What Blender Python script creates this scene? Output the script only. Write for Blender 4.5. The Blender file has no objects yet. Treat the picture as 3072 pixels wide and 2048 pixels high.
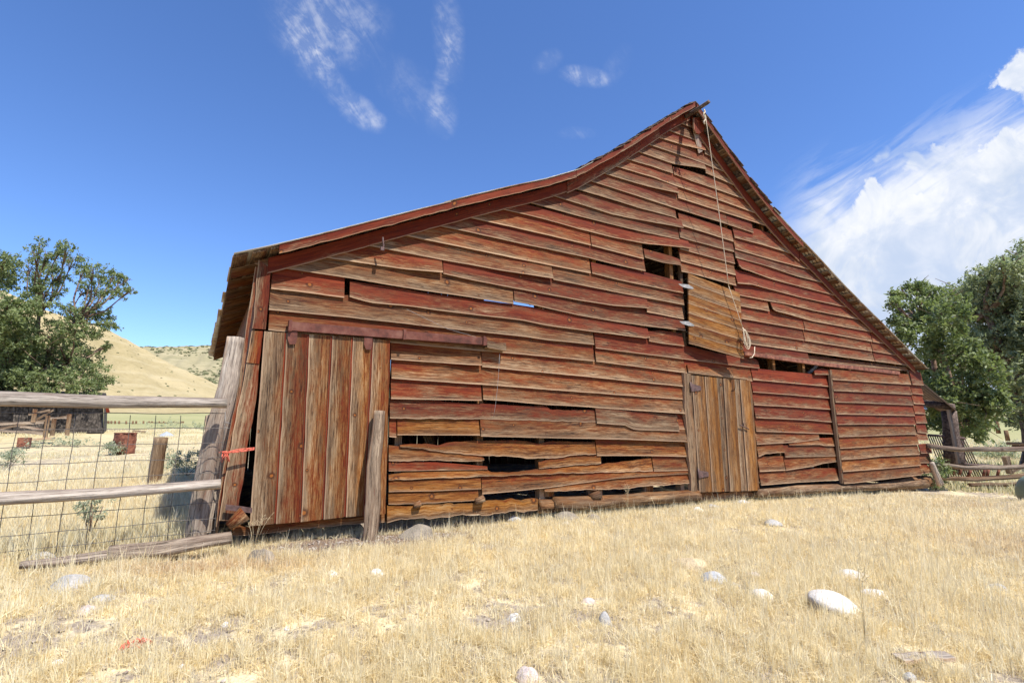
import bpy, math, random
import numpy as np
from mathutils import Vector, Matrix
R_ = random.Random(7)
rng = np.random.default_rng(11)
sc = bpy.context.scene
COL = sc.collection
# ---------------------------------------------------------------- view geometry (used to work out where things stand)
FPX = 1539.0; PIT = math.radians(9.3); HEAD = math.radians(59)
CAM = np.array([0, -6.5, 1.5])
_f = np.array([math.cos(HEAD), math.sin(HEAD), 0]); RT = np.array([math.sin(HEAD), -math.cos(HEAD), 0])
FW = _f*math.cos(PIT)+np.array([0, 0, math.sin(PIT)]); UP = -_f*math.sin(PIT)+np.array([0, 0, math.cos(PIT)])
def ray(x, y): return RT*(x-1536)+UP*(1024-y)+FW*FPX
def wp(x, y, D=6.47):            # point on a plane parallel to the gable wall, D in front of the camera
    d = ray(x, y); t = D/d[1]; return CAM+d*t
def at(x, y, dist):              # point at a horizontal distance
    d = ray(x, y); t = dist/math.hypot(d[0], d[1]); return CAM+d*t
def sst(a, b, x): 
    t = np.clip((x-a)/(b-a), 0, 1); return t*t*(3-2*t)
def gz(x, y):                    # ground height
    x = np.asarray(x, float); y = np.asarray(y, float)
    G = np.interp(x, [-50, -.4, 1., 5, 8, 17, 30, 60], [.27, .27, .17, .13, .08, -.24, -.45, -.6])
    d = np.hypot(x, y+6.5)
    side = sst(14, 2, x)
    z = G*sst(-6.3, -1.2, y)
    z = z+side*(sst(26, 50, d)*.85+sst(60, 220, d)*5.0)
    z = z+(1-side)*sst(25, 120, d)*2.6
    n = .022*np.sin(x*1.7+1.3*np.sin(y*1.1))*np.sin(y*2.1+.7)+.012*np.sin(x*4.3+y*2.2)*np.sin(y*5.1-x*1.9)+.006*np.sin(x*11+2*np.sin(y*7))*np.sin(y*13)
    # little dirt mound worn by the sliding door
    n = n+.035*np.exp(-((x-1.5)**2/.9+(y+.35)**2/.12))
    z = z + n + .16*sst(.15, .5, y)*sst(9.4, 9.2, y)*sst(.5, 1., x)*sst(17.2, 16.8, x)  # last term: raised floor inside the barn, added to block light under the sill
    return z
def gpt(px, py):                 # where a line of sight meets the ground
    d = ray(px, py); z = .1
    for _ in range(30):
        t = (z-CAM[2])/d[2]; p = CAM+d*t; z = .5*z+.5*float(gz(p[0], p[1]))
    return np.array([p[0], p[1], float(gz(p[0], p[1]))])
# ---------------------------------------------------------------- objects
def tag(o, label=None, cat=None, group=None, kind=None):
    if label: o['label'] = label
    if cat: o['category'] = cat
    if group: o['group'] = group
    if kind: o['kind'] = kind
    return o
def empty(name, loc, label, cat, group=None):
    o = bpy.data.objects.new(name, None); COL.objects.link(o); o.location = tuple(map(float, loc)); o.empty_display_size = .2
    bpy.context.view_layer.update()
    return tag(o, label, cat, group)
class MB:
    def __init__(s): s.v = []; s.f = []; s.g = []; s.c = []; s.e = []; s.sm = []
    def add(s, verts, faces, gr=None, bd=(0, 0, 0), tt=None, rnd=0., smooth=False):
        b = len(s.v); n = len(verts)
        s.v += [tuple(map(float, v)) for v in verts]
        s.f += [tuple(b+i for i in f) for f in faces]
        s.sm += [smooth]*len(faces)
        s.g += [tuple(map(float, g)) for g in (gr if gr is not None else verts)]
        s.c += [(bd[0], bd[1], bd[2], 1.)]*n
        tt = tt if tt is not None else [.5]*n
        s.e += [(float(t), rnd, 0., 1.) for t in tt]
    def build(s, name, mat, parent=None, **kw):
        me = bpy.data.meshes.new(name)
        off = Vector((0, 0, 0)) if parent is None else parent.matrix_world.translation
        me.from_pydata([(a-off.x, b-off.y, c-off.z) for a, b, c in s.v], [], s.f)
        a = me.attributes.new('gr', 'FLOAT_VECTOR', 'POINT'); a.data.foreach_set('vector', np.array(s.g, 'f').ravel())
        a = me.attributes.new('bd', 'FLOAT_COLOR', 'POINT'); a.data.foreach_set('color', np.array(s.c, 'f').ravel())
        a = me.attributes.new('ex', 'FLOAT_COLOR', 'POINT'); a.data.foreach_set('color', np.array(s.e, 'f').ravel())
        me.polygons.foreach_set('use_smooth', s.sm)
        me.materials.append(mat); me.update()
        o = bpy.data.objects.new(name, me); COL.objects.link(o)
        if parent is not None: o.parent = parent; bpy.context.view_layer.update()
        return tag(o, **kw)
def resamp(P, n):
    P = np.array(P, float)
    if len(P) == 1: P = np.vstack([P, P])
    L = np.r_[0, np.cumsum(np.linalg.norm(np.diff(P, axis=0), axis=1))]
    t = np.linspace(0, L[-1], n)
    return np.stack([np.interp(t, L, P[:, k]) for k in range(P.shape[1])], 1), L[-1]
def strip(mb, A, B, th=.022, bd=(.3, .3, .3), jag=.003, step=.12, curl=.0, back=(0, 1, 0), ends=0., n=None, nacross=3):
    """a plank between edge A and edge B (3-D polylines), thickness th towards `back`; grain runs along the edges"""
    A = np.array(A, float); B = np.array(B, float)
    LA = np.sum(np.linalg.norm(np.diff(A, axis=0), axis=1))
    n = n or max(2, int(LA/step)+1)
    A, LA = resamp(A, n); B, LB = resamp(B, n)
    rnd = R_.random(); back = np.array(back, float)
    t = np.linspace(0, 1, n)
    along = t*LA
    ph = R_.random()*50
    wob = jag*(np.sin(along*9+ph)+.7*np.sin(along*23+ph*2)+rng.normal(0, .6, n))
    wob2 = jag*(np.sin(along*7+ph*3)+.7*np.sin(along*19+ph)+rng.normal(0, .6, n))
    dAB = (B-A); w = np.linalg.norm(dAB, axis=1, keepdims=True)+1e-6; u = dAB/w
    A = A+u*wob[:, None]; B = B+u*wob2[:, None]
    cu = curl*(np.sin(along*1.7+ph)*.6+np.sin(along*4.1+ph*1.7)*.4)
    A = A-back*np.maximum(cu, -curl*.35)[:, None]
    along0 = R_.random()*40; ac0 = R_.random()*40
    W = float(np.mean(w)); verts = []; g = []; tt = []; faces = []
    K = nacross
    dirL = (A[-1]-A[0])/max(LA, 1e-6)
    for i in range(n):
        for k in range(K):
            s = k/(K-1); p = A[i]*(1-s)+B[i]*s
            if i in (0, n-1) and ends: p = p+dirL*ends*(R_.random()-.5)
            cup = -.0  # slightly cupped board
            verts.append(p+back*cup); g.append((along0+along[i], ac0+s*W, 0)); tt.append(s)
    for i in range(n):
        for k in range(K):
            verts.append(np.array(verts[i*K+k])+back*th); g.append((along0+along[i], ac0+k/(K-1)*W, th)); tt.append(k/(K-1))
    o = n*K
    for i in range(n-1):
        for k in range(K-1):
            a = i*K+k; faces += [(a, a+K, a+K+1, a+1), (o+a, o+a+1, o+a+K+1, o+a+K)]
        a = i*K; faces.append((a, o+a, o+a+K, a+K)); a = i*K+K-1; faces.append((a, a+K, o+a+K, o+a))
    for k in range(K-1):
        a = k; faces.append((a, a+1, o+a+1, o+a)); a = (n-1)*K+k; faces.append((a, o+a, o+a+1, a+1))
    mb.add(verts, faces, g, bd, tt, rnd)
def box(mb, c, d, rot=None, bd=(.3, .3, .3), along=0, jag=0.):
    c = np.array(c, float); h = np.array(d, float)/2
    V = [np.array((x, y, z)) for x in (-1, 1) for y in (-1, 1) for z in (-1, 1)]
    F = [(0, 1, 3, 2), (4, 6, 7, 5), (0, 4, 5, 1), (2, 3, 7, 6), (0, 2, 6, 4), (1, 5, 7, 3)]
    verts = []; g = []; r0 = R_.random()*30
    M = np.array(rot) if rot is not None else np.eye(3)
    for v in V:
        l = v*h*(1+jag*(R_.random()-.5)); verts.append(c+M@l)
        q = np.roll(l, -along); g.append((q[0]+r0, q[1]+r0, q[2]))
    mb.add(verts, F, g, bd, [.5+.5*v[2] for v in V], R_.random())
def tube(mb, P, r, n=10, bd=(0, .9, .2), lump=0., step=None, caps=True, smooth=True, flat=1.0):
    """log / rope / wire along a 3-D polyline, radius r (number or list)"""
    P = np.array(P, float); rr = np.atleast_1d(np.array(r, float))
    L = np.sum(np.linalg.norm(np.diff(P, axis=0), axis=1))
    m = len(P) if step is None else max(2, int(L/step)+1)
    if step is not None: P, _ = resamp(P, m)
    rr = np.interp(np.linspace(0, 1, m), np.linspace(0, 1, len(rr)), rr)
    verts = []; g = []; faces = []; tt = []
    a0 = R_.random()*30; ph = R_.random()*9; acc = 0; gro = [(R_.random()*6.28, .10+.05*R_.random(), .10+.08*R_.random()) for _ in range(6)]
    prev = None
    for i in range(m):
        d = P[min(i+1, m-1)]-P[max(i-1, 0)]; d = d/(np.linalg.norm(d)+1e-9)
        if prev is None:
            up = np.array([0, 0, 1.]) if abs(d[2]) < .9 else np.array([1., 0, 0])
        else: up = prev
        a = np.cross(up, d); a /= np.linalg.norm(a)+1e-9; b = np.cross(d, a); prev = b
        if i: acc += np.linalg.norm(P[i]-P[i-1])
        for k in range(n):
            th = 2*math.pi*k/n
            q = rr[i]*(1+lump*(math.sin(2*th+ph+acc*2)+.6*math.sin(3*th+acc*5+ph)+.7*(R_.random()-.5)))
            if n >= 20:
                for t0_, w_, dp in gro: q -= rr[i]*dp*math.exp(-(((th-t0_-.12*math.sin(acc*1.3+ph)+math.pi) % (2*math.pi)-math.pi)/w_)**2)*(.4+.6*(math.sin(acc*2.1+ph*t0_) > -.3))
            verts.append(P[i]+a*math.cos(th)*q+b*math.sin(th)*q*flat)
            g.append((a0+acc, math.cos(th)*rr[i]+a0, math.sin(th)*rr[i])); tt.append(.5+.5*math.sin(th))
    for i in range(m-1):
        for k in range(n):
            k2 = (k+1) % n; faces.append((i*n+k, i*n+k2, (i+1)*n+k2, (i+1)*n+k))
    if caps:
        faces.append(tuple(range(n))[::-1]); faces.append(tuple((m-1)*n+k for k in range(n)))
    mb.add(verts, faces, g, bd, tt, R_.random(), smooth=smooth)
# ---------------------------------------------------------------- node helper
class NT:
    def __init__(s, nt): s.nt = nt
    def n(s, typ, ins=None, **props):
        nd = s.nt.nodes.new(typ)
        for k, v in props.items(): setattr(nd, k, v)
        for k, v in (ins or {}).items():
            sk = nd.inputs[k]
            if isinstance(v, bpy.types.NodeSocket): s.nt.links.new(v, sk)
            else: sk.default_value = v
        return nd
    def m(s, op, a, b=None, c=None, clamp=False):
        ins = {0: a}
        if b is not None: ins[1] = b
        if c is not None: ins[2] = c
        return s.n('ShaderNodeMath', ins, operation=op, use_clamp=clamp).outputs[0]
    def vm(s, op, a, b=None):
        ins = {0: a}
        if b is not None: ins[1] = b
        nd = s.n('ShaderNodeVectorMath', ins, operation=op)
        return nd.outputs['Value'] if op in ('DOT_PRODUCT', 'LENGTH') else nd.outputs[0]
    def mix(s, f, a, b, typ='RGBA'):
        nd = s.n('ShaderNodeMix', None, data_type=typ)
        i = {'RGBA': (0, 6, 7, 2), 'FLOAT': (0, 2, 3, 0)}[typ]
        for k, v in zip(i[:3], (f, a, b)):
            if isinstance(v, bpy.types.NodeSocket): s.nt.links.new(v, nd.inputs[k])
            else: nd.inputs[k].default_value = v
        return nd.outputs[i[3]]
    def ramp(s, f, stops):
        nd = s.n('ShaderNodeValToRGB', {0: f}); el = nd.color_ramp.elements
        while len(el) < len(stops): el.new(.5)
        for e, (p, c) in zip(el, stops): e.position = p; e.color = (*c, 1) if len(c) == 3 else c
        return nd.outputs[0]
    def noise(s, v, scale, detail=4, rough=.55, dist=0., **k):
        return s.n('ShaderNodeTexNoise', {'Vector': v, 'Scale': scale, 'Detail': detail, 'Roughness': rough, 'Distortion': dist}).outputs[0]
    def ss(s, x, a, b): 
        return s.n('ShaderNodeMapRange', {0: x, 1: a, 2: b, 3: 0., 4: 1.}, interpolation_type='SMOOTHSTEP').outputs[0]
    def att(s, name): return s.n('ShaderNodeAttribute', None, attribute_name=name)
def mat(name):
    m = bpy.data.materials.new(name); m.use_nodes = True; m.node_tree.nodes.clear()
    t = NT(m.node_tree); out = t.n('ShaderNodeOutputMaterial'); b = t.n('ShaderNodeBsdfPrincipled')
    m.node_tree.links.new(b.outputs[0], out.inputs[0]); return m, t, b, out
def c4(*c): return (*c, 1.)
def wood():
    """weathered board: bd = (red paint left, greying, yellow/orange), ex = (0 lower edge .. 1 upper edge, random)"""
    m, t, b, _ = mat('weathered_wood')
    g = t.att('gr').outputs['Vector']; bd = t.n('ShaderNodeSeparateColor', {0: t.att('bd').outputs['Color']}).outputs
    ex = t.n('ShaderNodeSeparateColor', {0: t.att('ex').outputs['Color']}).outputs
    def sv(x, y, z=None):
        return t.vm('MULTIPLY', g, (x, y, z or y))
    warp = t.noise(sv(.9, 3), 1., 2)
    gw = t.vm('ADD', sv(1, 1), t.n('ShaderNodeCombineXYZ', {1: t.m('MULTIPLY', t.m('SUBTRACT', warp, .5), .05)}).outputs[0])
    g1 = t.noise(t.vm('MULTIPLY', gw, (3.2, 58, 58)), 1., 8, .74)
    g2 = t.noise(t.vm('MULTIPLY', gw, (9, 190, 190)), 1., 4, .75)
    blot = t.noise(sv(1.6, 7), 1., 4, .6)
    blot2 = t.noise(t.vm('ADD', sv(.7, 11), (7, 3, 1)), 1., 3, .6)
    g3 = t.noise(t.vm('MULTIPLY', gw, (.8, 9, 9)), 1., 3, .5)
    gr = t.m('ADD', t.m('ADD', t.m('MULTIPLY', g1, .58), t.m('MULTIPLY', g2, .24)), t.m('MULTIPLY', g3, .18))
    brown = t.ramp(gr, [(.385, (.012, .005, .003)), (.45, (.066, .020, .010)), (.515, (.155, .055, .024)), (.60, (.29, .13, .062))])
    orange = t.ramp(gr, [(.385, (.025, .009, .004)), (.45, (.13, .050, .017)), (.515, (.30, .138, .050)), (.60, (.50, .29, .13))])
    wood_ = t.mix(t.m('ADD', bd[2], t.m('MULTIPLY', t.m('SUBTRACT', blot2, .5), .9), clamp=True), brown, orange)
    grey = t.ramp(gr, [(.385, (.020, .012, .007)), (.45, (.090, .058, .036)), (.515, (.215, .150, .098)), (.60, (.42, .33, .225))])
    grey = t.mix(t.m('MULTIPLY', t.ss(bd[1], .72, 1.), .55), grey, t.ramp(gr, [(.39, (.06, .052, .045)), (.45, (.32, .295, .26)), (.52, (.54, .51, .46)), (.60, (.74, .71, .66))]))
    edge = t.m('POWER', t.m('SUBTRACT', 1., ex[0]), 1.7)
    gm = t.m('ADD', t.m('ADD', t.m('MULTIPLY', bd[1], 1.25), t.m('MULTIPLY', edge, .50)), t.m('ADD', t.m('MULTIPLY', t.m('SUBTRACT', blot, .5), 1.0), t.m('MULTIPLY', t.m('SUBTRACT', g1, .5), .9)))
    gm = t.ss(gm, .18, 1.05)
    c = t.mix(gm, wood_, grey)
    # dark tannin streaks
    dk = t.ss(t.m('ADD', blot2, t.m('MULTIPLY', t.m('SUBTRACT', g1, .5), 1.1)), .53, .68)
    c = t.mix(t.m('MULTIPLY', dk, .6), c, c4(.05, .022, .012))
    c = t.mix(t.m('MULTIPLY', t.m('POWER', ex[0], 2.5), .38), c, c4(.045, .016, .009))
    # what is left of the red paint
    pm = t.m('ADD', t.m('ADD', t.m('MULTIPLY', bd[0], 1.15), t.m('MULTIPLY', t.m('SUBTRACT', blot, .5), -1.9)), t.m('MULTIPLY', t.m('SUBTRACT', g1, .5), -1.1))
    pm = t.m('ADD', pm, t.m('MULTIPLY', t.m('SUBTRACT', t.noise(t.vm('MULTIPLY', gw, (11, 90, 90)), 1., 5, .75), .5), 1.8))
    pm = t.m('SUBTRACT', pm, t.m('MULTIPLY', edge, .42))
    pm = t.m('MULTIPLY', t.ss(pm, .14, .86), .92)
    red = t.mix(t.ss(blot2, .35, .7), c4(.110, .018, .011), c4(.205, .055, .034))
    red = t.mix(t.m('SUBTRACT', 1., t.m('MULTIPLY', t.m('SUBTRACT', 1., t.ss(g1, .40, .54)), .6)), c4(.06, .012, .008), red)
    c = t.mix(pm, c, red)
    # knots
    kv = t.vm('MULTIPLY', g, (1.7, 4.6, 0))
    vo = t.n('ShaderNodeTexVoronoi', {'Vector': kv, 'Scale': 1., 'Randomness': .85}, feature='F1')
    vr = t.n('ShaderNodeSeparateColor', {0: vo.outputs['Color']}).outputs
    d = t.vm('LENGTH', t.vm('MULTIPLY', t.vm('SUBTRACT', kv, vo.outputs['Position']), (1/1.7, 1/4.6, 0)))
    kr = t.m('MULTIPLY', t.ss(vr[0], .55, 1.), t.m('ADD', .020, t.m('MULTIPLY', vr[1], .02)))
    d = t.m('MULTIPLY', d, t.m('ADD', .55, t.m('MULTIPLY', t.noise(sv(30, 60), 1., 2), .9)))
    ring = t.m('MULTIPLY', t.m('SUBTRACT', 1., t.ss(t.m('DIVIDE', d, t.m('ADD', kr, .0005)), .8, 1.9)), t.ss(vr[0], .5, .55))
    core = t.m('MULTIPLY', t.m('SUBTRACT', 1., t.ss(t.m('DIVIDE', d, t.m('ADD', kr, .0005)), .45, .75)), t.ss(vr[0], .58, .62))
    c = t.mix(t.m('MULTIPLY', ring, .85), c, c4(.05, .018, .010))
    c = t.mix(t.m('MULTIPLY', t.m('MULTIPLY', core, .85), t.m('SUBTRACT', 1., t.m('MULTIPLY', t.ss(bd[1], .62, .8), .85))), c, c4(.30, .125, .055))
    # cracks
    ck = t.noise(t.vm('MULTIPLY', gw, (.8, 30, 30)), 1., 2, .4)
    ckm = t.m('MULTIPLY', t.m('SUBTRACT', 1., t.ss(t.m('ABSOLUTE', t.m('SUBTRACT', ck, .5)), .003, .012)), t.ss(blot, .50, .6))
    c = t.mix(t.m('MULTIPLY', ckm, .9), c, c4(.015, .008, .005))
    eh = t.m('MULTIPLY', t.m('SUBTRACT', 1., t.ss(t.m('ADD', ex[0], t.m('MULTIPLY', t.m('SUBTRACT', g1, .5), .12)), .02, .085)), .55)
    c = t.mix(eh, c, c4(.50, .35, .24))  # pale lower edge: a painted highlight as well as bare worn wood
    # board to board difference
    hs = t.n('ShaderNodeHueSaturation', {'Hue': .5, 'Saturation': 1.16, 'Value': t.m('MULTIPLY', t.m('ADD', .68, t.m('MULTIPLY', ex[1], .32)), t.m('ADD', 1., t.m('MULTIPLY', t.ss(bd[1], .68, .95), .28))), 'Color': c})
    t.nt.links.new(hs.outputs[0], b.inputs['Base Color'])
    b.inputs['Roughness'].default_value = .82; b.inputs['Specular IOR Level'].default_value = .25
    h = t.m('SUBTRACT', t.m('ADD', t.m('MULTIPLY', gr, 1.), t.m('MULTIPLY', pm, .1)), t.m('MULTIPLY', ckm, .6))
    bp = t.n('ShaderNodeBump', {'Strength': .8, 'Distance': .006, 'Height': h})
    t.nt.links.new(bp.outputs[0], b.inputs['Normal'])
    return m
WOOD = wood()
def simple(name, stops, scale=8, rough=.8, metal=0., bump=.3, detail=5, coord='gr', bdist=.01, spec=.3):
    m, t, b, _ = mat(name)
    v = t.att('gr').outputs['Vector'] if coord == 'gr' else t.n('ShaderNodeTexCoord').outputs['Object']
    n = t.noise(v, scale, detail, .6); c = t.ramp(n, stops)
    t.nt.links.new(c, b.inputs['Base Color']); b.inputs['Roughness'].default_value = rough; b.inputs['Metallic'].default_value = metal
    b.inputs['Specular IOR Level'].default_value = spec
    if bump: t.nt.links.new(t.n('ShaderNodeBump', {'Strength': bump, 'Distance': bdist, 'Height': t.noise(v, scale*3, 5, .7)}).outputs[0], b.inputs['Normal'])
    return m
RUSTRED = simple('painted_rusty_metal', [(.35, (.06, .018, .010)), (.5, (.115, .033, .019)), (.7, (.17, .07, .045))], 6, .6)
RUST = simple('rusty_metal', [(.3, (.06, .02, .012)), (.5, (.17, .06, .035)), (.7, (.28, .12, .07))], 9, .75)
IRON = simple('old_iron', [(.3, (.045, .025, .022)), (.6, (.12, .07, .06))], 20, .55)
GALV = simple('galvanised_hinge', [(.3, (.16, .15, .14)), (.7, (.34, .33, .31))], 15, .5, .0)
WIRE = simple('fence_wire', [(.3, (.05, .04, .035)), (.7, (.16, .14, .12))], 30, .5, .2, 0)
ROPE = simple('rope', [(.3, (.42, .33, .22)), (.7, (.70, .60, .45))], 90, .9)
TWINE = simple('orange_twine', [(.3, (.55, .09, .05)), (.7, (.75, .20, .13))], 60, .8)
SHADEDWOOD = simple('shaded_old_wood', [(.3, (.015, .012, .010)), (.5, (.05, .042, .035)), (.68, (.15, .125, .105))], 5, .95)  # old shed boards, with the shade of the trees put into the colour
SHINGLE = simple('old_shingles', [(.3, (.03, .02, .016)), (.5, (.09, .06, .045)), (.7, (.20, .15, .12))], 14, .9)
def tin():
    m, t, b, _ = mat('corrugated_tin')
    v = t.att('gr').outputs['Vector']; n = t.noise(v, 1.7, 5, .65)
    c = t.ramp(n, [(.3, (.16, .07, .035)), (.45, (.34, .24, .15)), (.56, (.42, .39, .34)), (.75, (.55, .54, .51))])
    t.nt.links.new(c, b.inputs['Base Color']); b.inputs['Roughness'].default_value = .5; b.inputs['Metallic'].default_value = .35
    return m
TIN = tin()
# ================================================================ THE BARN
barn = empty('barn', (8.2, 0, 0), 'large old red-painted wooden barn with peeling clapboards, steep gable and sagging tin roof', 'barn')
REG = {'A': (780, 600, 3), 'B': (1500, 330, 3), 'C': (1500, 750, 3), 'D': (2150, 500, 3), 'E': (2150, 980, 3), 'F': (1100, 1000, 3), 'G': (1400, 1180, 3),
       'Z': (600, 780, 1.743), 'H': (560, 980, 3.92), 'J': (560, 1320, 4.355), 'S': (0, 0, 1), 'K': (2700, 1150, 4.48)}
def pts(s):
    out = []; r = 'S'
    for w in s.split():
        if w[0].isalpha(): r = w[0]; w = w[1:]
        x, y = map(float, w.split(',')); o = REG[r]; out.append((o[0]+x/o[2], o[1]+y/o[2]))
    return out
def wpts(s, D=6.47): return np.array([wp(x, y, D) for x, y in pts(s)])
# roof profile over the gable (x, z)
RP = np.array([(.17, 3.38), (.52, 3.53), (1.02, 3.76), (1.62, 4.05), (2.28, 4.37), (3.03, 4.73), (3.7, 5.04), (4.37, 5.34), (5.05, 5.69), (5.52, 6.03), (6.06, 6.42), (6.55, 6.81),
               (7.2, 7.33), (8.12, 8.02), (9.02, 7.31), (9.94, 6.62), (10.56, 6.24), (11.2, 5.88), (12.2, 5.40), (13.3, 4.85), (14.96, 4.12), (16.1, 3.60), (17.25, 3.08)])
def roofz(x): return np.interp(x, RP[:, 0], RP[:, 1])
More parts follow.
